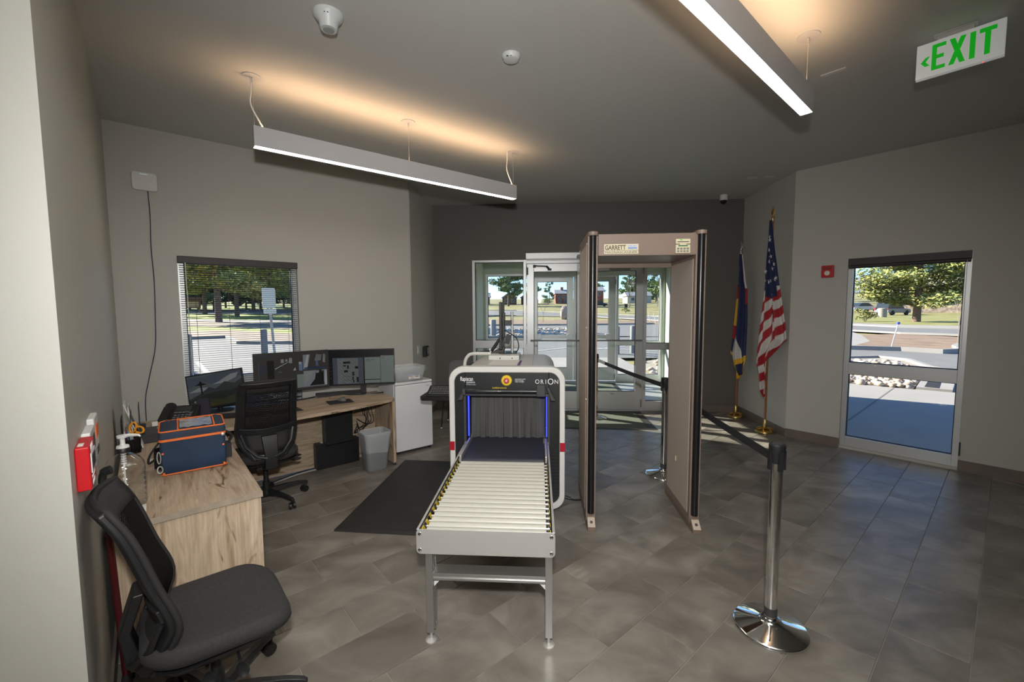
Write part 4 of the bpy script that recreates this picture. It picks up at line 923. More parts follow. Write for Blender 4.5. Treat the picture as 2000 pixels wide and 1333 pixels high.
# desk frame: local x = along the desk wall, y = -v
desk = thing('desk', 'L-shaped pale ash laminate desk along the left corner', 'desk', LW(0, 0), A)
b = MB(); b.box(.03, .625, -2.80, -.49, ZD-.03, ZD); b.build('return_top', [WY], desk, bevel=.0015, smooth=0)
tp_ = [(.626, -.49), (2.235, -.49), (2.215, -1.03)]+[(2.17-.13*k, -1.07-.145*math.sin(min(1, k/8)*PI/2)) for k in range(0, 12)]+[(.626, -1.23)]
b = MB(); b.prism(tp_, ZD-.03, ZD); b.build('main_top', [WX], desk, bevel=.0015, smooth=0)
b = MB(); b.box(.04, .618, -2.79, -2.76, .03, ZD-.031); b.build('end_panel', WZ, desk, bevel=.001, smooth=0)
b = MB(); b.box(2.185, 2.215, -1.035, -.50, .02, ZD-.031); b.build('side_panel', WZ, desk, bevel=.001, smooth=0)
b = MB(); b.box(.66, 2.183, -.56, -.535, .008, ZD-.031); b.build('modesty_panel', WX, desk, smooth=0)
b = MB(); b.box(.05, .07, -2.75, -.6, .06, ZD-.031); b.build('back_panel', WY, desk, smooth=0)
b = MB(); b.box(.03, .625, -2.803, -2.8005, ZD-.03, ZD); b.build('edge_band', WE, desk, smooth=0)
b = MB(); 
for x, y in ((.06, -2.775), (.60, -2.775), (2.2, -1.02), (2.2, -.52)): b.cyl((x, y, 0), (x, y, .032), .016, n=10)
b.build('foot', BLACK, desk)
def DK(u, v, z=ZD): return LW(u, v, z)
# monitors ------------------------------------------------------------------
def quads(mb, lst, y):
    for x0, x1, z0, z1, mi in lst: mb.add([(x0, y, z0), (x1, y, z0), (x1, y, z1), (x0, y, z1)], [(0, 1, 2, 3)], mi)
def screen_poly(mb, pts, y, mi): mb.add([(x, y, z) for x, z in pts], [tuple(range(len(pts)))], mi)
S_ = {n: screen_mat('screen_'+n, c, s*.5) for n, c, s in (('black', (.02, .02, .022), .25), ('dark', (.055, .05, .045), .5), ('navy', (.03, .05, .12), .5), ('sky', (.13, .155, .17), .4), ('cloud', (.34, .36, .37), .4), ('hill', (.030, .036, .030), .45), ('ridge', (.05, .058, .06), .45),
      ('hill2', (.055, .058, .035), .45), ('moss', (.08, .08, .03), .4), ('white', (.55, .58, .58), .4), ('grey', (.33, .36, .40), .35), ('blue', (.22, .30, .48), .35), ('paper', (.42, .44, .41), .35), ('sage', (.30, .36, .33), .35), ('slate', (.10, .12, .16), .4))}
SN = list(S_)
def SI(n): return SN.index(n)
def monitor(label, loc, rz, w_, h_, zc, base='foot', tilt=0, roll=0, bez=.012, scr=None, group=None, depth=.035):
    """faces -y; loc is the foot on the desk"""
    t = thing('monitor', label, 'monitor', loc, rz)
    pv = Vector((0, 0, zc)); Rm_ = Matrix.Rotation(-tilt, 3, 'X') @ Matrix.Rotation(-roll, 3, 'Y'); tr = dict(rot=Rm_.to_euler(), loc=pv-Rm_ @ pv)
    b = MB(); b.box(-w_/2, w_/2, 0, .018, zc-h_/2, zc+h_/2); b.box(-w_*.36, w_*.36, .018, depth+.012, zc-h_*.33, zc+h_*.30); b.build('case', BLACK, t, bevel=.004, **tr)
    b = MB(); x0, x1, z0, z1 = -w_/2+bez, w_/2-bez, zc-h_/2+bez*1.5, zc+h_/2-bez
    quads(b, [(x0, x1, z0, z1, SI('black'))], -.0008)
    if scr: scr(b, x0, x1, z0, z1)
    t_scr = b.build('screen', list(S_.values()), t, smooth=0, **tr)
    if base == 'foot':
        b = MB(); b.cyl((0, .06, .008), (0, .045, zc-.05), .024, .020, 10); b.build('stand', BLACK, t)
        b = MB(); b.lathe([(.12, 0), (.12, .006), (.03, .014)], 24, c=(0, .05, 0)); b.build('base', BLACK, t)
    elif base == 'arc':
        b = MB(); b.box(-.03, .03, .03, .055, .01, zc-.05); b.build('stand', BLACK, t, bevel=.004)
        arc = [(.23*math.sin(a), .05-.10*math.cos(a)+.03) for a in [(-1.25+2.5*k/14) for k in range(15)]]
        b = MB(); R = []
        for k, (x, y) in enumerate(arc):
            R.append([(x, y-.014, 0), (x, y+.014, 0), (x, y+.012, .011), (x, y-.012, .011)])
        b.rings(R); b.box(-.03, .03, -.04, .06, .0, .012); b.build('base', BLACK, t, smooth=30)
    return t
def scr1(b, x0, x1, z0, z1):
    W, Hh = x1-x0, z1-z0; y = -.0014; P = lambda a, c: (x0+a*W, z0+c*Hh)
    quads(b, [(x0, x1, z0, z1, SI('sky'))], y)
    for pts, m in (([(0, .62), (.25, .78), (.5, .66), (.72, .86), (1, .8), (1, 1), (.55, 1), (.3, .92), (0, .95)], 'slate'), ([(.45, .66), (.6, .74), (.8, .9), (.95, .92), (.9, .78), (.7, .66)], 'cloud'), ([(0, .5), (.2, .62), (.42, .58), (.35, .48)], 'cloud'),
                   ([(0, .30), (.2, .42), (.38, .60), (.5, .52), (.68, .70), (.85, .60), (1, .72), (1, 0), (0, 0)], 'ridge'), ([(0, .25), (.3, .38), (.55, .44), (.8, .40), (1, .55), (1, 0), (0, 0)], 'hill'), ([(0, 0), (0, .18), (.3, .26), (.6, .18), (1, .3), (1, 0)], 'hill2'), ([(0, 0), (.1, .08), (.35, .12), (.6, .03), (.6, 0)], 'moss'),
                   ([(.13, .70), (.2, .74), (.24, .82), (.28, .74), (.36, .70), (.26, .68), (.26, .40), (.23, .40), (.23, .68)], 'black')):
        y -= .00025; screen_poly(b, [P(*p) for p in pts], y, SI(m))
m1 = monitor('left desk monitor showing a dim mountain landscape and the time', DK(.675, .49), .2, .50, .335, .215, scr=scr1, tilt=.12, roll=.15)
m1s = [c for c in m1.children if c.name.startswith('screen')][0]
text('clock_digits', '4:46', .034, S_['white'], m1s, (-.20, -.0046, .115), RX, depth=.0002); 
b = MB(); b.box(-.19, -.06, -.0046, -.0044, .100, .1025); b.build('date_line', S_['grey'], m1s, smooth=0)
def scr2(b, x0, x1, z0, z1):
    W, Hh = x1-x0, z1-z0; P = lambda a, c: (x0+a*W, z0+c*Hh)
    def q(l, y): quads(b, [(x0+a*W, x0+c*W, z0+d*Hh, z0+e*Hh, SI(m)) for a, c, d, e, m in l], y)
    q([(0, 1, 0, 1, 'dark'), ], -.0014)
    q([(0.02, .2, .93, .95, 'navy'), (.9, .97, .93, .95, 'navy'), (.05, .055, .2, .8, 'slate'), (.06, .16, .66, .68, 'navy'), (.06, .14, .61, .63, 'navy'), (.06, .15, .56, .58, 'navy'), (.06, .13, .5, .52, 'navy'), (.16, .25, .1, .82, 'black'), (.64, .975, .52, .92, 'grey'), (.64, .975, .04, .48, 'grey'), (.55, .64, .04, .40, 'sage')], -.0017)
    for pts, m in (([(.26, .58), (.45, .76), (.46, .78), (.26, .60)], 'white'), ([(.34, .74), (.38, .74), (.38, .84), (.34, .84)], 'cloud'), ([(.40, .77), (.43, .77), (.43, .83), (.40, .83)], 'cloud'), ([(.45, .72), (.49, .72), (.49, .86), (.45, .86)], 'cloud'), ([(.50, .52), (.54, .52), (.53, .60)], 'white'), ([(.58, .50), (.63, .50), (.63, .74), (.58, .74)], 'blue'), ([(.58, .68), (.63, .68), (.63, .74), (.58, .74)], 'white'), ([(.3, .48), (.35, .48), (.35, .52), (.3, .52)], 'slate'),
                   ([(.64, .52), (.70, .92), (.72, .92), (.69, .52)], 'white'), ([(.70, .56), (.74, .92), (.975, .92), (.975, .56)], 'dark'), ([(.80, .74), (.89, .74), (.91, .90), (.83, .92)], 'cloud'), ([(.82, .60), (.86, .60), (.85, .74), (.82, .74)], 'blue'), ([(.92, .70), (.96, .66), (.97, .90), (.93, .92)], 'white'), ([(.64, .52), (.975, .52), (.975, .57), (.66, .58)], 'navy'),
                   ([(.65, .06), (.78, .44), (.8, .46), (.65, .46)], 'cloud'), ([(.72, .06), (.80, .24), (.82, .48), (.90, .48), (.94, .06)], 'black'), ([(.82, .40), (.86, .40), (.86, .47), (.82, .47)], 'white'), ([(.93, .06), (.975, .06), (.975, .46), (.95, .46)], 'white'), ([(.90, .2), (.93, .2), (.93, .46), (.91, .46)], 'black')):
        screen_poly(b, [P(*p) for p in pts], -.0021, SI(m))
monitor('middle desk monitor with dark security camera views', DK(1.36, .44), .729, .725, .42, .312, base='arc', scr=scr2, bez=.01)
def scr3(b, x0, x1, z0, z1):
    W, Hh = x1-x0, z1-z0; P = lambda a, c: (x0+a*W, z0+c*Hh)
    def q(l, y): quads(b, [(x0+a*W, x0+c*W, z0+d*Hh, z0+e*Hh, SI(m)) for a, c, d, e, m in l], y)
    q([(.05, .52, .02, .78, 'slate'), (.54, .785, .14, .78, 'sage'), (.79, 1, .03, .82, 'sage'), (.54, .785, .03, .12, 'sage'), (.12, .44, .03, .76, 'paper')], -.0014)
    q([(.21, .32, .61, .67, 'black'), (.21, .25, .53, .565, 'black'), (.27, .295, .46, .565, 'black'), (.39, .44, .46, .53, 'black'), (.22, .28, .36, .42, 'black'), (.345, .375, .26, .37, 'black'), (.345, .365, .13, .23, 'black'), (.41, .44, .06, .22, 'black'), (.355, .375, .06, .14, 'black'), (.21, .34, .237, .242, 'black'), (.21, .35, .126, .131, 'black'), (.20, .203, .06, .6, 'slate'), (.3, .39, .495, .499, 'slate'), (.28, .36, .315, .319, 'slate'),
       (.56, .62, .70, .715, 'slate'), (.64, .70, .70, .715, 'slate'), (.56, .64, .66, .67, 'slate'), (.81, .86, .77, .78, 'slate'), (.81, .85, .73, .74, 'slate')]+[(.015, .022, .2+.1*k, .215+.1*k, 'grey') for k in range(5)], -.0018)
monitor('right desk monitor with a floor plan and grey document windows', DK(2.035, .60), .259, .71, .412, .310, base='arc', scr=scr3, bez=.008)
# keyboards ----------------------------------------------------------------
KEY = mat('black_keys', (.03, .03, .032), .5)
def keyboard(label, loc, rz, L=.44, D=.13, tilt=.06):
    t = thing('keyboard', label, 'keyboard', loc, rz)
    b = MB(); b.prism([(-D/2, 0), (D/2, 0), (D/2, .022), (-D/2, .010)], -L/2, L/2, lambda a, z, h: (h, a, z)); b.build('base', BLACK, t, bevel=.003)
    k = MB(); nx, ny = 19, 6
    for j in range(ny):
        y = -D/2+.012+j*(D-.024)/ny
        for i in range(nx):
            x = -L/2+.008+i*(L-.016)/nx
            if j == 0 and 4 <= i <= 9: continue
            z = .010+(y+D/2)/D*.012; k.box(x+.0015, x+(L-.016)/nx-.0015, y, y+(D-.024)/ny-.003, z, z+.006)
        if j == 0: z = .012; k.box(-L/2+.1, -L/2+.23, y, y+.014, z, z+.006)
    stuff(k.build('keys', KEY, t, smooth=0)); return t
keyboard('black keyboard before the left desk monitor', DK(.80, .83, ZD), A-.45)
keyboard('black keyboard under the middle and right desk monitors', DK(1.845, .40, ZD), A-.25, L=.50)
b = MB(); b.box(-.12, .12, -.10, .10, 0, .003); tag(b.build('mouse_pad', BLACKM, loc=DK(1.70, .83, ZD), rot=(0, 0, A-.12)), 'black mouse pad under the grey mouse on the desk', 'mouse pad')
t = thing('mouse', 'grey and black computer mouse on the black pad', 'mouse', DK(1.735, .79, ZD+.003), A+.3)
b = MB(); R = []
for k in range(9):
    f = -1+2*k/8; wv = .031*math.sqrt(max(.02, 1-f*f*.92)); hv = .036*math.sqrt(max(.03, 1-(f*.9+.1)**2)); R.append([(wv*math.cos(a), f*.055, hv*max(0, math.sin(a))) for a in [2*PI*i/14 for i in range(14)]])
b.rings(R); b.build('shell', mat('grey_mouse', (.14, .14, .14), .35), t)
b = MB(); b.cyl((-.004, -.028, .033), (.004, -.028, .033), .008, n=10); b.build('wheel', BLACK, t)
b = MB(); b.tube(smoothpath([DK(1.72, .73, ZD+.012), DK(1.66, .62, ZD+.006), DK(1.70, .52, ZD+.006), DK(1.66, .47, ZD+.004)], 5), .002, 5); tag(b.build('thin_cord', BLACK), 'thin black mouse cord trailing back from the mouse', 'cord')
b = MB(); b.box(-.13, .13, -.09, .09, 0, .003); tag(b.build('desk_pad', BLACKM, loc=DK(1.17, .90, ZD), rot=(0, 0, A+.1)), 'black pad on the desk right of the mesh chair back', 'mouse pad')
# telephone
ph = thing('telephone', 'black office telephone with a keypad on the desk corner', 'telephone', DK(.37, .80, ZD), A-.35)
b = MB(); b.prism([(-.12, 0), (.10, 0), (.125, .125), (.105, .14), (-.12, .022)], -.13, .13, lambda a, z, h: (h, a, z)); b.build('body', BLACK, ph, bevel=.008)
b = MB()
for i in range(4):
    for j in range(4): y = -.09+j*.024; b.box(-.025+i*.027, -.006+i*.027, y, y+.014, .037+(y+.09)*.53, .046+(y+.09)*.53)
for j in range(5): b.box(-.03+j*.028, -.008+j*.028, .012, .022, .092, .101); b.box(.08, .10, -.06+j*.018, -.05+j*.018, .056+.0095*j, .063+.0095*j)
b.build('keys', mat('phone_keys', (.16, .16, .17), .5), ph, smooth=0)
b = MB(); b.add([(-.03, .032, .104), (.085, .032, .104), (.085, .085, .132), (-.03, .085, .132), (-.03, .032, .098), (.085, .032, .098), (.085, .085, .126), (-.03, .085, .126)], [(0, 1, 2, 3), (7, 6, 5, 4), (0, 4, 5, 1), (1, 5, 6, 2), (2, 6, 7, 3), (3, 7, 4, 0)]); b.build('display', mat('phone_display', (.03, .035, .035), .15), ph)
b = MB(); R = []
for k in range(11):
    f = -1+2*k/10; r_ = .023+.016*abs(f)**3; z = .098+.012*(1-f*f)
    R.append([(-.085+r_*1.1*math.cos(a), f*.12, z+(-.02+f*.058)+r_*math.sin(a)*.8) for a in [2*PI*i/10 for i in range(10)]])
b.rings(R); b.build('handset', BLACK, ph)
b = MB(); b.tube([(-.07-.02*math.sin(k*.3)+.006*math.cos(k*1.9), -.10-.004*k+.0, .02+.006*math.sin(k*1.9)) for k in range(30)], .0022, 5); b.build('handset_cord', BLACK, ph)
sp_ = thing('desk_speaker', 'small dark upright speaker behind the telephone', 'speaker', DK(.56, .66, ZD), A-.3)
b = MB(); b.prism(rrect(.095, .17, .02), -.035, .035, lambda a, z, h: (a, h, z+.085)); b.build('case', mat('dark_violet_plastic', (.03, .026, .045), .4), sp_)
b = MB(); b.lathe([(.012, 0), (.01, .003)], 10); b.build('badge', DGREY, sp_, loc=(0, -.036, .03), rot=(PI/2, 0, 0))
b = MB(); b.box(-.035, .035, -.055, .055, 0, .004); tag(b.build('note_card', PAPER, loc=DK(.515, .86, ZD+.006), rot=(.12, 0, A-.5)), 'white printed card lying right of the telephone', 'card')
# sorter with papers, pencil cup, tray
so = thing('file_holder', 'black upright file holder with white papers against the left wall', 'file holder', DK(.085, 1.36, ZD), A-PI/2)
b = MB(); [b.box(-.11, .11, y, y+.004, 0, hh) for y, hh in ((-.05, .22), (0.0, .25), (.045, .30))]; b.box(-.11, .11, -.05, .049, 0, .006); b.build('rack', BLACK, so, smooth=0)
for y, hh, tl in ((-.035, .14, .0), (-.02, .16, -.01), (.02, .30, .03), (.055, .325, .085)):
    b = MB(); b.add([(-.10, y, .008), (.10, y, .008), (.10, y-tl, hh), (-.10, y-tl, hh), (-.10, y+.006, .008), (.10, y+.006, .008), (.10, y+.006-tl, hh), (-.10, y+.006-tl, hh)], [(0, 1, 2, 3), (7, 6, 5, 4), (0, 4, 5, 1), (1, 5, 6, 2), (2, 6, 7, 3), (3, 7, 4, 0)]); b.build('paper_sheaf', PAPER, so, smooth=0)
pc = thing('pencil_cup', 'black wire mesh pencil cup beside the pump bottle', 'pencil cup', DK(.088, 1.52, ZD), 0)
MESHB = bpy.data.materials.new('black_wire_mesh'); MESHB.use_nodes = True
def mesh_mat(m, sc_, open_, colr, coord='Object'):
    t = m.node_tree; t.nodes.clear(); o = t.nodes.new('ShaderNodeOutputMaterial'); mx = t.nodes.new('ShaderNodeMixShader'); tr = t.nodes.new('ShaderNodeBsdfTransparent'); df = t.nodes.new('ShaderNodeBsdfDiffuse'); df.inputs[0].default_value = (*colr, 1)
    tc = t.nodes.new('ShaderNodeTexCoord'); vo = t.nodes.new('ShaderNodeTexVoronoi'); vo.inputs['Scale'].default_value = sc_; vo.inputs['Randomness'].default_value = .15
    lt = t.nodes.new('ShaderNodeMath'); lt.operation = 'LESS_THAN'; lt.inputs[1].default_value = open_
    t.links.new(tc.outputs[coord], vo.inputs['Vector']); t.links.new(vo.outputs['Distance'], lt.inputs[0]); t.links.new(lt.outputs[0], mx.inputs[0]); t.links.new(df.outputs[0], mx.inputs[1]); t.links.new(tr.outputs[0], mx.inputs[2]); t.links.new(mx.outputs[0], o.inputs[0])
mesh_mat(MESHB, 260, .28, (.015, .015, .015))
b = MB(); b.lathe([(.044, 0), (.046, .10)], 24, cap1=False); b.build('cup', MESHB, pc)
b = MB(); b.tube([(.046*math.cos(a), .046*math.sin(a), .10) for a in [2*PI*i/20 for i in range(20)]], .003, 5, closed=True); b.tube([(.044*math.cos(a), .044*math.sin(a), .004) for a in [2*PI*i/20 for i in range(20)]], .003, 5, closed=True); b.build('rim', BLACK, pc)
for k, (dx, dy, hh, m) in enumerate(((.02, .01, .16, BLACK), (-.02, .015, .17, PAPER), (.0, -.02, .155, mat('blue_pen', (.03, .15, .4), .4)), (-.012, -.012, .15, REDP))):
    b = MB(); b.cyl((dx*.5, dy*.5, .004), (dx*1.5, dy*1.5, hh), .0042, n=8); b.cyl((dx*1.5, dy*1.5, hh), (dx*1.53, dy*1.53, hh+.012), .0042, .002, 8); tag(b.build('pen', m, loc=pc.location), ('black pen', 'white pen', 'blue pen', 'red pen')[k]+' standing in the black mesh pencil cup', 'pen', 'pens in the mesh cup')
scs = thing('scissors', 'orange-handled scissors standing in the black mesh pencil cup', 'scissors', DK(.088, 1.52, ZD), A-.3)
b = MB(); b.add([(-.006, 0, .01), (.006, 0, .01), (.010, 0, .12), (-.004, 0, .12), (-.006, .003, .01), (.006, .003, .01), (.010, .003, .12), (-.004, .003, .12)], [(0, 1, 2, 3), (7, 6, 5, 4), (0, 4, 5, 1), (1, 5, 6, 2), (2, 6, 7, 3), (3, 7, 4, 0)]); b.build('blade', STEEL, scs)
for cx, cz, rx, rz_, tl in ((.012, .175, .017, .034, -.25), (.046, .155, .020, .024, .7)):
    b = MB(); b.tube([(cx+rx*math.cos(a)*math.cos(tl)-rz_*math.sin(a)*math.sin(tl), 0, cz+rx*math.cos(a)*math.sin(tl)+rz_*math.sin(a)*math.cos(tl)) for a in [2*PI*i/18 for i in range(18)]], .0062, 7, closed=True); b.tube([(.006, 0, .12), (cx*.6, 0, .135), (cx-.002, 0, cz-rz_*.9)], .006, 6); b.build('handle', mat('orange_plastic', (.85, .33, .02), .4), scs)
tr_ = thing('desk_tray', 'black box tray with a yellow note pad behind the blue bag', 'tray', DK(.24, 1.22, ZD), A)
b = MB(); b.box(-.13, .13, -.10, .10, 0, .075); b.build('box', BLACK, tr_, bevel=.006)
b = MB(); b.box(-.125, .125, -.095, .095, .075, .079); b.build('lid', DGREY, tr_)
b = MB(); b.box(-.038, .038, -.038, .038, 0, .008); tag(b.build('note_pad', mat('yellow_note', (.75, .66, .35), .7), loc=DK(.27, 1.25, ZD+.079), rot=(0, 0, A+.3)), 'small pale yellow note pad on the black tray', 'note pad')
pwr = thing('power_strip', 'grey power strip with plugs behind the black tray', 'power strip', DK(.22, .93, ZD), A+.1)
b = MB(); b.box(-.14, .14, -.03, .03, 0, .035); b.build('case', mat('grey_strip_case', (.3, .3, .3), .5), pwr, bevel=.005)
for k in range(3):
    b = MB(); b.box(-.10+k*.075, -.06+k*.075, -.02, .02, .035, .075); b.build('plug', [BLACK, WHITEP, BLACK][k], pwr, bevel=.004)
b = MB(); b.tube(smoothpath([DK(.12, .90, ZD+.06), DK(.2, 1.0, ZD+.02), DK(.3, .93, ZD+.015), DK(.38, .68, ZD+.01), DK(.5, .55, ZD+.005)], 6), .003, 6); tag(b.build('blue_cord', mat('blue_cord', (.06, .12, .4), .5)), 'blue cord looping from the power strip on the desk', 'cord')
b = MB(); b.tube(smoothpath([DK(.62, .62, ZD+.01), DK(.56, .74, ZD+.004), DK(.62, .80, ZD+.004), DK(.70, .70, ZD+.006)], 6), .0028, 6); tag(b.build('short_cord', BLACK), 'black cord below the left desk monitor', 'cord')
# pump bottle
JUG = glass_mat('clear_plastic', (.97, .98, .98), 0.07, 0.04)
JUG.node_tree.nodes['Math'].inputs[1].default_value = 3.0
jug = thing('pump_bottle', 'clear ribbed plastic pump bottle with a white pump on the desk edge', 'bottle', DK(.083, 2.545, ZD), A)
b = MB(); prof = [(.068, .002), (.076, .008)]
for k in range(6): z = .012+k*.026; prof += [(.078, z), (.078, z+.012), (.073, z+.017), (.073, z+.021)]
prof += [(.079, .17), (.078, .20), (.062, .232), (.034, .255), (.020, .262), (.020, .285)]
R = []
for r_, z in prof:
    R.append([((abs(math.cos(a))**.62)*math.copysign(1, math.cos(a))*r_, (abs(math.sin(a))**.62)*math.copysign(1, math.sin(a))*r_, z) for a in [2*PI*i/32 for i in range(32)]])
b.rings(R, True, False); b.build('body', JUG, jug, smooth=50)
b = MB(); b.lathe([(.027, .270), (.027, .288), (.024, .292)], 22); b.build('black_collar', BLACK, jug)
b = MB(); b.lathe([(.026, .292), (.024, .302), (.012, .306), (.010, .312), (.010, .338), (.020, .341), (.022, .352), (.016, .355)], 18); b.tube([(0, 0, .349), (.03, -.015, .352), (.062, -.03, .349), (.068, -.033, .342)], [.008, .008, .006, .004], 8); b.build('pump_head', WHITEP, jug)
b = MB(); b.cyl((0, 0, .02), (0, 0, .28), .0035, n=8); [b.lathe([(.011, z), (.011, z+.006)], 12) for z in (.21, .222, .234, .246, .258)]; b.build('dip_tube', WHITEP, jug)
b = MB(); b.box(-.03, .03, -.05, .05, 0, .001); tag(b.build('paper_label', PAPER, loc=DK(.125, 2.64, ZD), rot=(0, 0, A)), 'white paper slip under the front of the pump bottle', 'paper')
b = MB(); b.box(-.025, .025, -.035, .035, 0, .001); tag(b.build('paper_label', PAPER, loc=DK(.20, 1.80, ZD), rot=(0, 0, A+.1)), 'white paper slip on the desk left of the blue bag', 'paper')
# blue cooler bag
NAVY = mat('navy_fabric', (.012, .032, .072), .75, var=.25, scale=6, bump=.15, bscale=300)
NAVY2 = mat('navy_lid_fabric', (.022, .034, .06), .8, var=.25, scale=8)
bag = thing('cooler_bag', 'navy blue cooler bag with orange piping on the desk', 'bag', DK(.385, 2.10, ZD), A-.04)
BW, BD, BH = .315, .215, .212
def bagring(z, w_, d_, r=.02): return [(x, y, z) for x, y in rrect(w_, d_, r, 4)]
b = MB(); b.rings([bagring(.0, BW-.02, BD-.02), bagring(.012, BW, BD), bagring(.09, BW+.006, BD+.012), bagring(BH, BW, BD)]); b.build('body', NAVY, bag, smooth=60)
lidr = lambda z, w_, d_: [(x, y, z+.02*(y/BD)+.006*math.cos(x*9)) for x, y in rrect(w_, d_, .02, 4)]
b = MB(); b.rings([lidr(BH, BW+.004, BD+.004), lidr(BH+.03, BW+.010, BD+.010), lidr(BH+.055, BW, BD), lidr(BH+.062, BW-.03, BD-.03)]); b.build('lid', NAVY2, bag, smooth=60)
def loop(z, w_, d_, r, fn): return [fn(x, y, z) for x, y in rrect(w_, d_, .022, 5)]
f0 = lambda x, y, z: (x, y, z); f1 = lambda x, y, z: (x, y, z+.02*(y/BD)+.006*math.cos(x*9))
b = MB(); b.tube(loop(.008, BW+.002, BD+.002, .02, f0), .004, 6, closed=True)
b.build('bottom_piping', ORANGE, bag)
b = MB(); b.rings([[(x*1.012, y*1.012, z+dz) for x, y, z in loop(BH-.004, BW+.006, BD+.008, .02, f0)] for dz, in ((-.006,), (.008,))], False, False); b.build('zip_band', ORANGE, bag)
b = MB(); b.tube(loop(BH+.056, BW, BD, .02, f1), .0045, 6, closed=True); b.build('lid_piping', ORANGE, bag)
lz = lambda y: BH+.063+.02*(y/BD)
b = MB()
for x in (-.07, .105): b.tube([(x, -BD/2-.002, lz(-BD/2)-.006), (x, -BD/2+.012, lz(-.1)+.004), (x, BD/2-.012, lz(.1)+.004), (x, BD/2, lz(.1)-.006)], .0042, 6)
b.tube([(-.07, BD/2-.03, lz(.09)+.005), (.105, BD/2-.03, lz(.09)+.005)], .0042, 6); b.build('lid_trim', ORANGE, bag)
b = MB(); b.grid(lambda u, v: (-.062+u*.158, -BD/2+.015+v*(BD-.055), lz(-BD/2+.015+v*(BD-.055))+.004+.003*math.sin(u*19+v*7)), 8, 6); b.build('clear_pocket', mat('clear_pocket_film', (.30, .31, .33), .12, var=.6, scale=14), bag, smooth=60)
b = MB(); b.rings([[(-BW/2-.002, y, z) for y, z in rrect(.15, .11, .03)], [(-BW/2-.03, y*.9, z*.9) for y, z in rrect(.15, .11, .03)]]); b.build('mesh_pocket', MESHB, bag, loc=(0, 0, .085))
b = MB(); b.tube(smoothpath([(-BW/2, .08, .17), (-BW/2-.05, .05, .10), (-BW/2-.055, -.03, .07), (-BW/2-.01, -.09, .12)], 6), .006, 6); b.build('shoulder_strap', BLACKM, bag)
b = MB(); b.tube([(-BW/2-.012, -BD/2+.012+.0*a, .04)+() if False else (-BW/2-.004+.012*math.cos(a), -BD/2-.004, .045+.020*math.sin(a)) for a in [2*PI*i/16 for i in range(16)]], .0035, 6, closed=True); b.tube([(-BW/2-.006+.008*math.cos(a), -BD/2-.002, .115+.034*math.sin(a)) for a in [2*PI*i/16 for i in range(16)]], .003, 6, closed=True); b.build('metal_ring', STEEL, bag)
b = MB(); b.box(BW/2, BW/2+.035, -.05, .03, .03, .12); b.tube(smoothpath([(BW/2+.0, -.02, .2), (BW/2+.04, .0, .16), (BW/2+.03, .02, .12)], 5), .01, 6); b.build('side_pouch', BLACKM, bag, bevel=.01)
b = MB(); b.lathe([(.009, 0), (.009, .003), (.004, .005)], 14); b.build('snap_badge', STEEL, bag, loc=(BW/2-.012, -BD/2-.006, BH-.012), rot=(PI/2, 0, 0))
b = MB(); [b.cyl((sx*(BW/2-.012), -BD/2-.004, z), (sx*(BW/2-.012), -BD/2-.001, z), .006, n=8) for sx in (-1, 1) for z in (.018, .135)]; b.build('corner_tab', ORANGE, bag)
# computers and bin under the desk
t = thing('computer_tower', 'low black computer case lying on the floor under the desk', 'computer', DK(1.50, .655, 0), A+.02)
b = MB(); b.box(0, .455, .0, .13, 0, .275); b.build('case', BLACK, t, bevel=.006)
b = MB(); b.box(.01, .015, .015, .115, .02, .255); b.build('front_panel', DGREY, t, loc=(-.013, 0, 0))
b = MB(); b.box(.06, .13, .03, .10, .275, .2765); b.build('white_label', PAPER, t)
t = thing('computer_tower', 'upright black computer case standing on the lower one', 'computer', DK(1.575, .75, .2765), A+.03)
b = MB(); b.box(0.0, .285, .005, .115, 0, .365); b.build('case', BLACK, t, bevel=.006)
b = MB(); b.box(.06, .2, -.002, .006, .345, .35); b.build('trim_strip', mat('satin_strip', (.25, .25, .25), .4), t)
b = MB(); b.box(-.006, .0, .015, .105, .02, .345); b.build('front_panel', DGREY, t)
bn = thing('waste_bin', 'grey plastic waste bin with a clear liner beside the desk panel', 'bin', DK(1.995, .99, 0), A)
BIN = mat('grey_bin_plastic', (.23, .24, .25), .5)
b = MB(); R = [[(x, y, z) for x, y in rrect(w_, d_, .045, 5)] for z, w_, d_ in ((0, .21, .165), (.015, .225, .18), (.37, .268, .225), (.375, .285, .242), (.40, .288, .245), (.40, .272, .229), (.37, .262, .219), (.03, .215, .172))]
b.rings(R); b.build('tub', BIN, bn, smooth=50)
LIN = bpy.data.materials.new('thin_liner'); LIN.use_nodes = True; pb_ = LIN.node_tree.nodes['Principled BSDF']; pb_.inputs['Base Color'].default_value = (.8, .82, .84, 1); pb_.inputs['Alpha'].default_value = .32; pb_.inputs['Roughness'].default_value = .25
r = random.Random(3); b = MB(); R = []
for z, w_, d_ in ((.20, .250, .205), (.26, .266, .222), (.33, .278, .235), (.402, .297, .254), (.408, .29, .247), (.40, .268, .226), (.30, .245, .2), (.2, .22, .18)):
    R.append([(x*(1+r.uniform(-.012, .012)), y*(1+r.uniform(-.012, .012)), z+(r.uniform(-.018, .012) if z < .25 else r.uniform(-.003, .003))) for x, y in rrect(w_, d_, .045, 6)])
b.rings(R, False, False); b.build('liner', LIN, bn, smooth=70)
b = MB(); b.box(-.06, .06, -.0985, -.0965, .235, .25); b.build('dark_slot', DGREY, bn, rot=(0, 0, -PI/2), loc=(-.022, 0, 0))
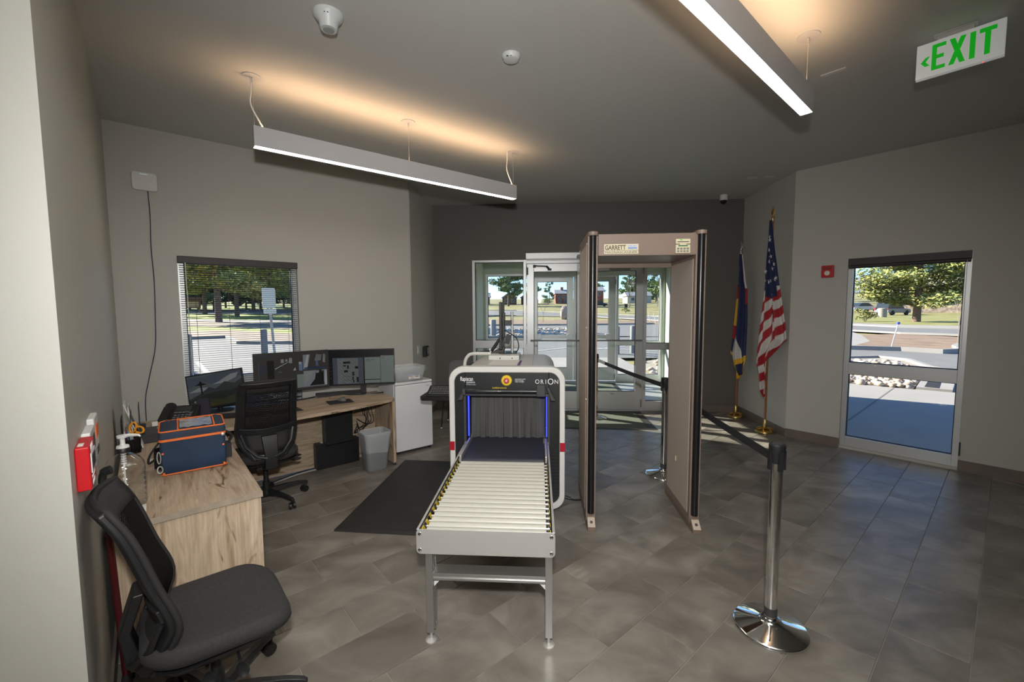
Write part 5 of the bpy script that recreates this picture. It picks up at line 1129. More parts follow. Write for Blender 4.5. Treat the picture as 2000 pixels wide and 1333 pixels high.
# loose cables
b = MB()
for k in range(6):
    r = random.Random(k); u = 2.02+.02*k
    b.tube(smoothpath([LW(u, .585, .70), LW(u+r.uniform(-.03, .03), .60, .55), LW(u+r.uniform(-.06, .05), .62, .42), LW(u-.1+r.uniform(-.05, .05), .63, .36+r.uniform(-.05, .05)), LW(1.93, .66, .34+.03*k)], 5), .004, 6)
tag(stuff(b.build('cable_bundle', BLACK)), 'tangle of black cables behind the computers under the desk', 'cables')
b = MB(); b.tube(smoothpath([LW(1.48, .66, .02), LW(1.3, .70, .03), LW(1.1, .74, .02), LW(.9, .80, .025), LW(.7, .86, .02)], 5), .012, 8); tag(b.build('floor_cable', STEEL), 'silver cable sleeve along the floor under the desk', 'cable')
b = MB(); b.tube(smoothpath([LW(1.48, .68, .045), LW(1.3, .72, .05), LW(1.12, .76, .04), LW(.98, .80, .03), LW(.8, .84, .03)], 5), .006, 6); tag(b.build('floor_cable', mat('blue_black_cable', (.015, .03, .07), .5)), 'dark blue cable lying over the silver sleeve', 'cable')
# fridge and tubs
fg = thing('mini_fridge', 'white mini fridge at the right end of the desk', 'fridge', DK(2.345, .775, 0), A-.02)
b = MB(); b.box(0, .475, .055, .50, .02, .845); b.build('cabinet', WHITEG, fg, bevel=.006)
b = MB(); b.box(0, .475, 0, .05, .03, .815); b.build('door', WHITEG, fg, bevel=.01)
b = MB(); b.box(0, .475, -.0, .50, .82, .85); b.build('top_cap', WHITEG, fg, bevel=.008)
b = MB(); b.box(.01, .465, .049, .056, .03, .815); b.build('door_gasket', DGREY, fg)
b = MB(); b.box(.395, .435, -.0012, .0, .775, .783); b.build('maker_badge', mat('grey_badge', (.35, .36, .38), .4), fg)
b = MB(); [b.cyl((x, y, 0), (x, y, .025), .018, n=10) for x in (.03, .445) for y in (.04, .46)]; b.build('foot', BLACK, fg)
TUB = bpy.data.materials.new('frosted_tub_plastic'); TUB.use_nodes = True; pb_ = TUB.node_tree.nodes['Principled BSDF']; pb_.inputs['Base Color'].default_value = (.72, .75, .76, 1); pb_.inputs['Alpha'].default_value = .24; pb_.inputs['Roughness'].default_value = .3
def tub(label, z):
    t = thing('storage_tub', label, 'tub', DK(2.535, .66, z), A-.05, 'nested tubs on the fridge')
    b = MB(); R = [[(x, y, zz) for x, y in rrect(w_, d_, .03, 4)] for zz, w_, d_ in ((0, .34, .24), (.006, .35, .25), (.115, .385, .285), (.117, .41, .31), (.128, .412, .312), (.128, .392, .292), (.115, .375, .275), (.012, .335, .235))]
    b.rings(R); b.build('tub', TUB, t, smooth=50); return t
tb1 = tub('lowest clear plastic tub of the nest on the fridge, with a label', .852); tub('second clear plastic tub of the nest on the fridge', .876); tub('top clear plastic tub of the nest on the fridge', .90)
b = MB(); quads(b, [(.0, .14, 0, .062, 0), (.0, .062, .035, .062, 1), (.005, .05, .026, .034, 2), (.08, .125, .02, .026, 3), (.08, .125, .036, .042, 3), (.02, .06, .008, .014, 3)], 0)
o = MB(); o.box(.0, .14, -.0, .001, 0, .062)
lb = o.build('label', PAPER, tb1, loc=(-.02, -.137, .03), rot=(-.15, 0, 0))
for x0, x1, z0, z1, m in ((.0, .062, .035, .062, mat('pale_blue_print', (.45, .6, .8), .6)), (.005, .05, .026, .034, mat('red_print', (.7, .2, .2), .6)), (.08, .125, .02, .026, INK), (.08, .125, .038, .044, INK), (.02, .06, .008, .014, INK)):
    o = MB(); o.box(x0, x1, -.0012, -.0002, z0, z1); o.build('print', m, lb, smooth=0)
# ================================================================== TASK CHAIRS
FAB = mat('charcoal_seat_fabric', (.030, .028, .028), .9, var=.18, scale=90, bump=.12, bscale=420)
CHB = mat('chair_black_nylon', (.016, .016, .017), .42)
CMESH = bpy.data.materials.new('chair_back_mesh'); CMESH.use_nodes = True; mesh_mat(CMESH, 210, .24, (.018, .017, .017))
def curve(P, z):        # smooth curve through a few stations
    i = max(0, min(len(P)-2, next((k for k in range(len(P)-1) if z <= P[k+1][0]), len(P)-2)))
    (a, ya), (c, yc) = P[i], P[i+1]; h = c-a; t = max(0, min(1, (z-a)/h))
    m0 = (yc-P[i-1][1])/(c-P[i-1][0]) if i > 0 else (yc-ya)/h
    m1 = (P[i+2][1]-ya)/(P[i+2][0]-a) if i < len(P)-2 else (yc-ya)/h
    return ya*(2*t**3-3*t*t+1)+m0*h*(t**3-2*t*t+t)+yc*(3*t*t-2*t**3)+m1*h*(t**3-t*t)
def bprof(z): return curve(((.44, -.255), (.54, -.21), (.645, -.178), (.80, -.226), (1.0, -.288), (1.11, -.345)), z)   # side profile of the back, y against height
def bwid(z): return curve(((.44, .13), (.54, .19), (.65, .224), (.80, .217), (1.0, .212), (1.11, .20)), z)
def BP(s, z, off=0): return Vector((s*bwid(z), bprof(z)+.045*s*s+off, z))
def task_chair(label, loc, rz, base_rz, raise_=0.0, ahead=0.0):
    t = thing('task_chair', label, 'chair', (loc[0], loc[1], 0), rz, 'black mesh-back task chairs')
    # seat cushion: stacked rounded outlines, dished, with a rolled front edge
    def srg(z, sc2, dz=0):
        out_ = []
        for x, y in rrect(.51*sc2, .49*sc2, .13, 6):
            w_ = 1-.10*max(0, -(y)/.25)
            f = max(0, (y-.10)/.15)
            out_.append((x*w_, y+.015, z+dz-.035*f*f+.010*abs(x/.25)**2+.012*max(0, -y/.25)))
        return out_
    b = MB(); b.rings([srg(.405, .90), srg(.415, .97), srg(.44, 1.01), srg(.465, 1.0), srg(.478, .965), srg(.483, .90), srg(.480, .6), srg(.478, .25)]); b.build('seat', FAB, t, smooth=60)
    b = MB(); b.rings([[(x, y+.01, z) for x, y in rrect(w_, w_*.92, .10, 4)] for w_, z in ((.36, .375), (.44, .392), (.45, .408))]); b.build('seat_pan', CHB, t, smooth=50)
    # back
    zs = [.44+.655*k/22 for k in range(23)]
    rail = [BP(-1, z) for z in zs]+[BP(-1+2*k/8, 1.095+.010*(1-(1-2*k/8)**2)) for k in range(1, 8)]+[BP(1, z) for z in reversed(zs)]+[BP(1-2*k/6, .44-.008*(1-(1-2*k/6)**2)) for k in range(1, 6)]
    b = MB(); b.tube(rail, .011, 8, closed=True); b.build('back_piping', BLACKM, t, smooth=60)
    b = MB()
    for s in (-1, 1): b.grid(lambda u, v: BP(s*(1.0-.25*u), .44+.66*v, -.014), 2, 22)
    b.grid(lambda u, v: BP(-.85+1.7*u, .44+.045*v, -.012), 8, 1); b.grid(lambda u, v: BP(-.85+1.7*u, 1.055+.045*v, -.012), 8, 2)
    b.build('back_frame', CHB, t, solid=.032, bevel=.009, seg=2, smooth=60)
    b = MB(); b.grid(lambda u, v: BP(-1+2*u, .45+.645*v, .006), 10, 20); b.build('back_mesh', CMESH, t, smooth=80)
    b = MB(); b.grid(lambda u, v: BP((-1+2*u)*.98, 1.0+.095*v, .008), 8, 3); b.build('top_band', FAB, t, solid=.008)
    # lumbar carrier behind the mesh
    b = MB(); b.grid(lambda u, v: BP((-1+2*u)*.93, .665+.05*v-.02*(1-(2*u-1)**2), -.03), 10, 2); b.build('lumbar_bar', CHB, t, solid=.022, bevel=.004)
    b = MB(); b.grid(lambda u, v: BP((-1+2*u)*.80, .50+.16*v, -.016-.02*v*(1-v)), 8, 4); b.build('lumbar_pad', BLACKM, t, solid=.012)
    b = MB()
    for s in (-1, 1): b.tube([BP(s*.86, .66, -.035), BP(s*.84, .56, -.045), BP(s*.62, .475, -.035), BP(s*.2, .455, -.03)], .014, 7)
    b.build('lumbar_carrier', CHB, t)
    b = MB(); b.rings([[(x*w_, y, z) for x, y in ((-1, -.02), (1, -.02), (1, .02), (-1, .02))] for w_, y, z in ()] or [[(-.06, bprof(.66)-.06, .66), (.06, bprof(.66)-.06, .66), (.06, bprof(.66)-.025, .66), (-.06, bprof(.66)-.025, .66)], [(-.05, -.285, .52), (.05, -.285, .52), (.05, -.25, .52), (-.05, -.25, .52)], [(-.045, -.27, .38), (.045, -.27, .38), (.045, -.225, .40), (-.045, -.225, .40)], [(-.045, -.10, .345), (.045, -.10, .345), (.045, -.10, .385), (-.045, -.10, .385)]]); b.build('back_bracket', CHB, t, bevel=.006)
    for o in t.children:
        if o.name.split('.')[0] in ('back_piping', 'back_frame', 'back_mesh', 'top_band', 'lumbar_bar', 'lumbar_pad', 'lumbar_carrier'): o.location = (0, ahead, raise_)
    b = MB(); b.box(-.09, .09, -.13, .12, .335, .385); b.build('tilt_mechanism', BLACKM, t, bevel=.012)
    for s, y, L in ((1, .06, .27), (1, -.04, .24), (-1, .02, .26)):
        b = MB(); b.cyl((s*.08, y, .355), (s*(L-.05), y, .35), .006, n=7); b.rings([[(s*L+.045*math.cos(a)*f, y+.022*math.sin(a)*f, .347+dz) for a in [2*PI*i/14 for i in range(14)]] for f, dz in ((.7, -.008), (1, 0), (.7, .008))]); b.build('lever', CHB, t)
    b = MB(); b.lathe([(.028, .085), (.028, .19), (.020, .19), (.020, .34)], 16); b.build('gas_column', CHB, t)
    b = MB(); b.lathe([(.045, .075), (.052, .085), (.05, .12), (.032, .135)], 18); b.build('hub', CHB, t)
    for k in range(5):
        a = base_rz-rz+2*PI*k/5; d = Vector((math.cos(a), math.sin(a), 0)); n = Vector((-d.y, d.x, 0)); R = []
        for q, w_, z, hh in ((.03, .024, .085, .04), (.15, .021, .092, .034), (.27, .018, .088, .028), (.335, .016, .078, .024), (.35, .012, .075, .018)):
            p = d*q+Vector((0, 0, z)); R.append([p-n*w_, p+n*w_, p+n*w_*.7+Vector((0, 0, hh)), p-n*w_*.7+Vector((0, 0, hh))])
        b = MB(); b.rings(R); lg = b.build('leg', CHB, t, bevel=.003, smooth=50)
        c = d*.335; tw = a+1.1+.7*k; u = Vector((math.cos(tw), math.sin(tw), 0)); m = MB(); cc = c+Vector((-u.y, u.x, 0))*.018
        for s in (-1, 1):
            p = cc+u*s*.016+Vector((0, 0, .029)); m.cyl(p-u*.009, p+u*.009, .029, n=16); m.cyl(p+u*s*.009, p+u*s*.011, .018, n=14)
        m.cyl(cc+Vector((0, 0, .03)), c+Vector((0, 0, .085)), .010, n=8); m.obox(cc+Vector((0, 0, .045)), (.018, .018, .03)); m.build('caster', BLACK, lg)
    return t
task_chair('black mesh-back task chair at the very front left of the room', (-1.35, 1.60), -.795, math.radians(87), -.06, .018)
task_chair('black mesh-back task chair pushed up to the back desk', (-2.41, 3.53), .773, math.radians(-22), .025)

# ================================================================== BAGGAGE SCANNER
BEIGE = mat('scanner_cream_paint', (.55, .53, .48), .4); CREAM = mat('scanner_white_hoop', (.74, .735, .70), .4); PANEL = mat('scanner_black_panel', (.016, .017, .019), .38)
BELT = mat('dark_blue_belt', (.020, .022, .038), .6); LEAD = mat('lead_curtain_rubber', (.070, .068, .066), .45, var=.5, scale=1.0)
_t = LEAD.node_tree; _mp = _t.nodes.new('ShaderNodeMapping'); _mp.inputs['Scale'].default_value = (55, 55, 1.2); _tc = [n for n in _t.nodes if n.type == 'TEX_COORD'][0]; _nz = [n for n in _t.nodes if n.type == 'TEX_NOISE'][0]
_t.links.new(_tc.outputs['Object'], _mp.inputs[0]); _t.links.new(_mp.outputs[0], _nz.inputs['Vector']); BLUEL = emis('blue_light', (.03, .05, 1.0), 3.0)
xs = thing('baggage_scanner', 'cream and black baggage x-ray scanner in the middle of the room', 'scanner', (-.268, 3.45, 0))
def ring_prism(outer, inner, y0, y1, mb):
    n = len(outer)
    O0 = [(x, y0, z) for x, z in outer]; I0 = [(x, y0, z) for x, z in inner]; O1 = [(x, y1, z) for x, z in outer]; I1 = [(x, y1, z) for x, z in inner]
    fs = []
    for i in range(n):
        j = (i+1) % n
        fs += [(i, j, n+j, n+i), (2*n+i, 3*n+i, 3*n+j, 2*n+j), (i, 2*n+i, 2*n+j, j), (n+i, n+j, 3*n+j, 3*n+i)]
    mb.add(O0+I0+O1+I1, fs)
def hoop(y0, y1, name):
    def shape(w_, zt, zb, r): return [(x, z+(zt+zb)/2) for x, z in rrect(2*w_, zt-zb, r, 7)]
    b = MB(); ring_prism(shape(.477, 1.225, .03, .115), shape(.432, 1.178, .075, .085), y0, y1, b); return b.build(name, CREAM, xs, bevel=.010, seg=3, smooth=50)
hoop(0, .10, 'front_hoop')
bprofl = [(.43, 1.06)]+[(.43-.12*(1-math.cos(a)), 1.06+.13*math.sin(a)) for a in (.4, .8, 1.2, PI/2)]+[(-.43+.12*(1-math.cos(a)), 1.06+.13*math.sin(a)) for a in (PI/2, 1.2, .8, .4)]+[(-.43, 1.06)]
b = MB(); b.prism([(-.43, .09), (.43, .09)]+bprofl, .57, 1.30, lambda a, z, h: (a, h, z)); b.prism([(-.43, .995), (.43, .995)]+bprofl, .10, .57, lambda a, z, h: (a, h, z)); b.box(-.43, -.352, .10, .57, .09, .995); b.box(.352, .43, .10, .57, .09, .995); b.box(-.352, .352, .10, .57, .09, .56); b.build('body', BEIGE, xs, smooth=40)
b = MB(); b.box(.205, .207, .12, 1.29, 1.189, 1.1915); b.build('panel_seam', DGREY, xs)
# front panel round the tunnel mouth
OX, OZ0, OZ1 = .345, .575, .985
b = MB()
pz0, pz1 = .075, 1.178
b.box(-.432, -OX, .02, .06, pz0, pz1); b.box(OX, .432, .02, .06, pz0, pz1); b.box(-OX, OX, .02, .06, OZ1, pz1); b.box(-OX, OX, .02, .06, pz0, OZ0); b.build('front_panel', PANEL, xs, bevel=.004)
b = MB()
for s in (-1, 1): b.box(s*OX-.012, s*OX+.012, -.012, .02, OZ0, OZ1+.01)
b.box(-OX-.012, OX+.012, -.012, .02, OZ1, OZ1+.02); b.build('mouth_trim', DGREY, xs, bevel=.006)
b = MB(); b.box(-OX-.004, -OX, .06, .55, OZ0, OZ1); b.box(OX, OX+.004, .06, .55, OZ0, OZ1); b.box(-OX, OX, .06, .55, OZ1, OZ1+.004); b.box(-OX, OX, .55, .56, OZ0, OZ1); b.build('tunnel_lining', BLACKM, xs, smooth=0)
b = MB()
for s in (-1, 1): b.box(s*(OX-.016)-.004, s*(OX-.016)+.004, .075, .09, OZ0+.05, OZ1-.005)
b.build('blue_light', BLUEL, xs, smooth=0)
b = MB()
for s in (-1, 1): b.box(s*(OX-.028)-.004, s*(OX-.028)+.004, .066, .094, OZ0+.04, OZ1-.002)
b.build('light_shield', BLACKM, xs, smooth=0)
r = random.Random(4)
for k in range(16):
    x0 = -OX+.035+k*.0388; b = MB(); dy = (k % 2)*.012+r.uniform(0, .006); dx = r.uniform(-.004, .004)
    b.add([(x0, .125+dy, OZ1), (x0+.041, .13+dy, OZ1), (x0+.041+dx, .125+dy*1.6, .60), (x0+dx, .12+dy*1.6, .60), (x0, .129+dy, OZ1), (x0+.041, .134+dy, OZ1), (x0+.041+dx, .129+dy*1.6, .60), (x0+dx, .124+dy*1.6, .60)], [(0, 3, 2, 1), (4, 5, 6, 7), (0, 4, 7, 3), (1, 2, 6, 5), (2, 3, 7, 6)]); b.build('curtain_strip', LEAD, xs, smooth=0)
# the emergency stop, lettering and stickers
b = MB(); b.lathe([(.044, 0), (.044, .010), (.040, .014), (.024, .014)], 28); b.build('stop_ring', YELLOW, xs, loc=(0, .02, 1.113), rot=(PI/2, 0, 0))
b = MB(); b.lathe([(.021, .010), (.023, .028), (.019, .036), (.005, .038)], 22); b.build('stop_button', mat('stop_red', (.6, .05, .06), .35), xs, loc=(0, .02, 1.113), rot=(PI/2, 0, 0))
b = MB(); b.lathe([(.008, .038), (.007, .041)], 12); b.build('button_cap', WHITEP, xs, loc=(0, .02, 1.113), rot=(PI/2, 0, 0))
yl = .0185
text('maker_lettering', 'Rapiscan', .050, WINK, xs, (-.385, yl, 1.107), RX, sx=.62, bold=.0007); text('maker_lettering', 'systems', .027, WINK, xs, (-.335, yl, 1.088), RX, sx=.85); text('maker_lettering', 'An OSI Systems Company', .011, WINK, xs, (-.337, yl, 1.073), RX, sx=.68)
for x, ch, s in ((.232, 'O', .052), (.276, 'R', .050), (.315, 'I', .050), (.333, 'O', .072), (.389, 'N', .050)): text('model_lettering', ch, s, WINK, xs, (x, yl, 1.086 if s < .06 else 1.080), RX, sx=.9)
for k, s in enumerate(('EMERGENCY STOP', 'PUSH TO STOP', 'TURN TO RESET')): text('notice_lettering', s, .013, WINK, xs, (.068, yl, 1.118-.011*k), RX, sx=.8)
b = MB()
for s in (-1, 1): b.box(s*.4565-.021, s*.4565+.021, -.0012, .0002, .525, .600); b.box(s*.4775-.001, s*.4775+.0005, .0, .10, .525, .600)
b.build('red_marker', mat('red_reflector', (.45, .012, .03), .3), xs, smooth=0)
# perforated skirt panels below the mouth
b = MB()
for j in range(14):
    for i in range(4): b.box(.365+i*.018, .372+i*.018, .0185, .0201, .14+j*.028, .147+j*.028); b.box(-.432+i*.018, -.425+i*.018, .0185, .0201, .14+j*.028, .147+j*.028)
stuff(b.build('skirt_holes', mat('vent_hole', (.002, .002, .002), .9), xs, smooth=0))
for x in (-.38, .38):
    for y in (.10, .82): 
        b = MB(); b.cyl((x-.018, y, .035), (x+.018, y, .035), .035, n=16); b.box(x-.024, x+.024, y-.012, y+.012, .035, .09); b.build('caster', [DGREY], xs)
# handle bar and shelf on top
b = MB(); b.tube(smoothpath([(-.49, .84, 1.05), (-.487, .84, 1.16), (-.455, .84, 1.222), (-.40, .84, 1.245), (-.22, .84, 1.247)], 6), .017, 10); b.build('top_rail', CREAM, xs)
b = MB(); b.box(-.235, .07, .74, 1.06, 1.192, 1.238); b.build('top_shelf', CREAM, xs, bevel=.006)
b = MB(); [b.lathe([(.006, 0), (.006, .003)], 10, c=(x, 0, 0)) for x in (-.12, .0)]; b.build('shelf_screw', BLACK, xs, loc=(0, .739, 1.212), rot=(PI/2, 0, 0))
# console tray at the left side
b = MB(); b.prism([(-.97, .93), (-.43, .93), (-.43, 1.25), (-.99, 1.25), (-1.0, .98)], .735, .775); b.build('console_tray', BLACK, xs, bevel=.004)
b = MB(); b.box(-.50, -.43, 1.0, 1.2, .60, .735); b.build('tray_bracket', BLACKM, xs)
# infeed conveyor (its own stand, bolted to the mouth)
cv = thing('roller_conveyor', 'roller table with cream rollers in front of the baggage scanner', 'conveyor', (-.268, 2.02, 0))
ROLL = mat('cream_roller', (.44, .428, .375), .4); CAUT = bpy.data.materials.new('hazard_tape'); CAUT.use_nodes = True
t_ = CAUT.node_tree; pb_ = t_.nodes['Principled BSDF']; tc = t_.nodes.new('ShaderNodeTexCoord'); wv = t_.nodes.new('ShaderNodeTexWave'); wv.wave_type = 'BANDS'; wv.bands_direction = 'DIAGONAL'; wv.inputs['Scale'].default_value = 9; rp = t_.nodes.new('ShaderNodeValToRGB'); rp.color_ramp.interpolation = 'CONSTANT'
rp.color_ramp.elements[0].color = (.01, .01, .01, 1); rp.color_ramp.elements[1].position = .5; rp.color_ramp.elements[1].color = (.75, .55, .02, 1)
t_.links.new(tc.outputs['Object'], wv.inputs[0]); t_.links.new(wv.outputs['Fac'], rp.inputs[0]); t_.links.new(rp.outputs[0], pb_.inputs['Base Color'])
ZR = .595
for k in range(18):
    y = .045+k*.0555
    b = MB(); b.cyl((-.302, y, ZR-.024), (.302, y, ZR-.024), .024, n=18); b.build('roller', ROLL, cv)
b = MB(); [b.cyl((-.325, .045+k*.0555, ZR-.024), (.325, .045+k*.0555, ZR-.024), .006, n=6) for k in range(18)]; b.build('axles', STEEL, cv)
for s in (-1, 1):
    b = MB(); b.box(s*.328-.004, s*.328+.004, .0, 1.42, ZR-.085, ZR+.012); b.box(s*.322-.010, s*.322+.010, .0, 1.42, ZR-.085, ZR-.080); b.box(s*.334-.010, s*.334+.010, .0, 1.42, ZR+.006, ZR+.012); b.build('side_rail', STEEL, cv, bevel=.001)
    b = MB(); b.box(s*.322-.0015, s*.322+.0015, .02, 1.02, ZR-.06, ZR+.004); b.build('hazard_tape', CAUT, cv, smooth=0)
b = MB(); b.prism(rrect(.69, .128, .022), -.004, .0, lambda a, z, h: (a, h, z+.545)); b.build('end_plate', STEEL, cv, bevel=.001)
for x in (-.327, .327):
    for z in (.502, .585):
        b = MB(); b.lathe([(.009, .004), (.009, .007), (.004, .010)], 12); b.build('bolt', CHROME, cv, loc=(x, 0, z), rot=(PI/2, 0, 0))
ALX = mat('aluminium_extrusion', (.50, .50, .49), .32, .9)
def extr(mb, x0, x1, y0, y1, z0, z1, axis):
    """slotted profile: two flanges and a sunken web"""
    if axis == 'z':
        mb.box(x0, x1, y0, y0+.012, z0, z1); mb.box(x0, x1, y1-.012, y1, z0, z1); mb.box(x0+.006, x1-.006, y0+.012, y1-.012, z0, z1); mb.box(x0, x1, (y0+y1)/2-.008, (y0+y1)/2+.008, z0, z1)
    else:
        mb.box(x0, x1, y0, y1, z0, z0+.012); mb.box(x0, x1, y0, y1, z1-.012, z1); mb.box(x0, x1, y0+.006, y1-.006, z0+.012, z1-.012)
for x0, x1 in ((-.305, -.270), (.297, .332)):
    b = MB(); extr(b, x0, x1, .012, .092, .05, .52, 'z'); lg = b.build('leg', ALX, cv, bevel=.001, smooth=0)
    c = (x0+x1)/2
    b = MB(); b.cyl((c, .03, .012), (c, .03, .055), .008, n=10); b.lathe([(.030, 0), (.030, .006), (.012, .014)], 18, c=(c, .03, 0)); b.build('levelling_foot', STEEL, lg)
b = MB(); extr(b, -.27, .297, .012, .092, .335, .372, 'x'); b.build('cross_bar', ALX, cv, bevel=.001, smooth=0)
for s, x in ((1, -.27), (-1, .297)):
    b = MB(); b.prism([(0, 0), (s*.045, 0), (0, -.05)], .04, .065, lambda a, z, h: (x+a, h, .335+z)); b.build('gusset', WHITEP, cv, smooth=0)
b = MB(); b.box(-.30, .30, 1.06, 1.42+.50, ZR-.02, ZR+.003); b.cyl((-.30, 1.06, ZR-.020), (.30, 1.06, ZR-.020), .023, n=16); b.build('belt', BELT, cv, smooth=30)
b = MB()
for s in (-1, 1): b.box(s*.318-.008, s*.318+.008, 1.05, 1.92, ZR-.03, ZR+.02)
b.build('belt_rail', STEEL, cv, bevel=.002)
for s in (-1, 1):
    for y, z in ((1.08, .53), (1.16, .56), (1.26, .53), (1.34, .60), (1.38, .55)):
        b = MB(); b.lathe([(.011, 0), (.011, .007), (.005, .010)], 10); b.build('bolt', CHROME, cv, loc=(s*.334, y, z), rot=(0, s*PI/2, 0))
# hand wand lying on the mouth trim
hw = thing('hand_wand', 'long black hand-held metal detector wand resting above the scanner mouth', 'wand', (-.268, 3.45, 0))
WBL = mat('wand_black', (.03, .03, .031), .25)
b = MB(); R = []
for x, ry, rz_ in ((-.335, .012, .012), (-.325, .022, .020), (-.22, .024, .020), (-.12, .022, .018), (-.07, .016, .016), (.0, .015, .014), (.16, .015, .014), (.25, .015, .014)):
    R.append([(x, -.03+ry*math.cos(a), 1.032+rz_*math.sin(a)) for a in [2*PI*i/14 for i in range(14)]])
b.rings(R); b.build('wand_body', WBL, hw, smooth=60)
b = MB(); [b.lathe([(.003, 0), (.003, .002)], 8, c=(x, 0, 0)) for x in (-.06, -.045)]; b.build('wand_led', WHITEP, hw, loc=(0, -.046, 1.035), rot=(PI/2, 0, 0))
text('yellow_lettering', 'SUPERWAND', .018, YELLOW, hw, (-.115, -.034, 1.053), (PI/2-.6, 0, 0), sx=1.1)
b = MB(); b.box(.245, .315, -.05, .02, .990, 1.085); b.box(-.36, -.33, -.055, .02, 1.0, 1.05); b.prism([(-.40, .955), (-.36, .955), (-.33, 1.045), (-.345, 1.05)], -.045, .02, lambda a, z, h: (a, h, z)); b.prism([(.40, .955), (.36, .955), (.325, 1.06), (.345, 1.065)], -.045, .02, lambda a, z, h: (a, h, z)); b.build('wand_cradle', DGREY, xs, bevel=.006)
# operator's keyboard, monitor, papers
kb = thing('operator_keypad', 'black operator keypad on the tray left of the baggage scanner', 'keypad', (-.98, 4.47, .775), 0)
b = MB(); b.prism([(-.08, 0), (.13, 0), (.13, .085), (.11, .09), (-.08, .02)], -.215, .215, lambda a, z, h: (h, a, z)); b.build('case', BLACK, kb, bevel=.006)
b = MB()
for j in range(5):
    for i in range(12): y = -.06+j*.032; z = .022+(y+.08)*.37; b.box(-.19+i*.031, -.165+i*.031, y, y+.024, z, z+.008)
b.build('keys', mat('keypad_keys', (.15, .15, .16), .45), kb, smooth=0)
om = thing('operator_monitor', 'tall monitor seen edge-on on top of the baggage scanner', 'monitor', (-.315, 4.46, 1.238), 0)
b = MB(); b.box(-.105, .085, -.11, .11, 0, .010); b.build('base', mat('dark_glass_base', (.03, .035, .04), .12), om, bevel=.004)
b = MB(); b.cyl((.03, .02, .01), (.03, .02, .43), .014, n=14); b.build('pole', STEEL, om)
b = MB(); b.box(-.06, .03, -.0, .04, .29, .34); b.build('arm', DGREY, om, bevel=.004)
b = MB(); b.box(-.088, -.062, -.17, .19, .05, .53); b.box(-.065, -.045, -.06, .10, .16, .42); b.build('case', BLACK, om, bevel=.004)
b = MB(); b.box(-.0886, -.088, -.16, .18, .06, .52); b.build('screen', S_['slate'], om, smooth=0)
b = MB(); b.tube(smoothpath([(-.05, .0, .24), (.02, -.03, .20), (.075, -.02, .16), (.10, -.0, .08), (.085, .03, .02), (.06, .06, .005)], 6), .005, 6); tag(b.build('monitor_cable', BLACK, loc=om.location), 'black cable looping from the edge-on monitor to the scanner top', 'cable')
rd = thing('radio_handset', 'brown-black handset on a cradle at the foot of the edge-on monitor', 'handset', (-.40, 4.43, 1.238), 0)
b = MB(); b.prism([(-.12, 0), (.03, 0), (.05, .06), (.02, .075), (-.02, .05)], -.03, .03, lambda a, z, h: (a, h, z)); b.build('cradle', mat('brown_black', (.05, .042, .036), .5), rd, bevel=.006)
b = MB(); b.tube([(-.10, 0, .02), (-.06, 0, .075), (-.02, 0, .14), (.0, 0, .17)], [.016, .018, .014, .012], 9); b.obox((.075, .0, .145), (.05, .04, .10), Matrix.Rotation(.25, 3, 'Y')); b.build('handset', BLACK, rd)
b = MB(); b.cyl((-.24, .02, .006), (-.12, .02, .02), .009, n=8); b.build('stylus', BLACKM, rd)
cb = thing('paper_folder', 'white papers on a purple folder on top of the baggage scanner', 'folder', (-.315, 3.93, 1.192), -.03)
b = MB(); b.box(-.14, .14, -.235, .20, 0, .005); b.box(-.14, .14, -.237, -.222, 0, .013); b.build('folder', mat('purple_card', (.11, .05, .19), .5), cb)
b = MB(); b.box(-.138, .122, -.20, .20, .005, .009); b.build('papers', PAPER, cb, smooth=0)
b = MB(); b.tube(smoothpath([(.215, 3.72, .03), (.28, 3.70, .012), (.33, 3.69, .010), (.40, 3.72, .01), (.46, 3.80, .010), (.50, 4.0, .01)], 6), .007, 7); b.cyl((.225, 3.716, .025), (.275, 3.702, .016), .014, n=8); tag(b.build('cord', BLACK), 'black power cord on the floor between the scanner and the walk-through gate', 'cord')

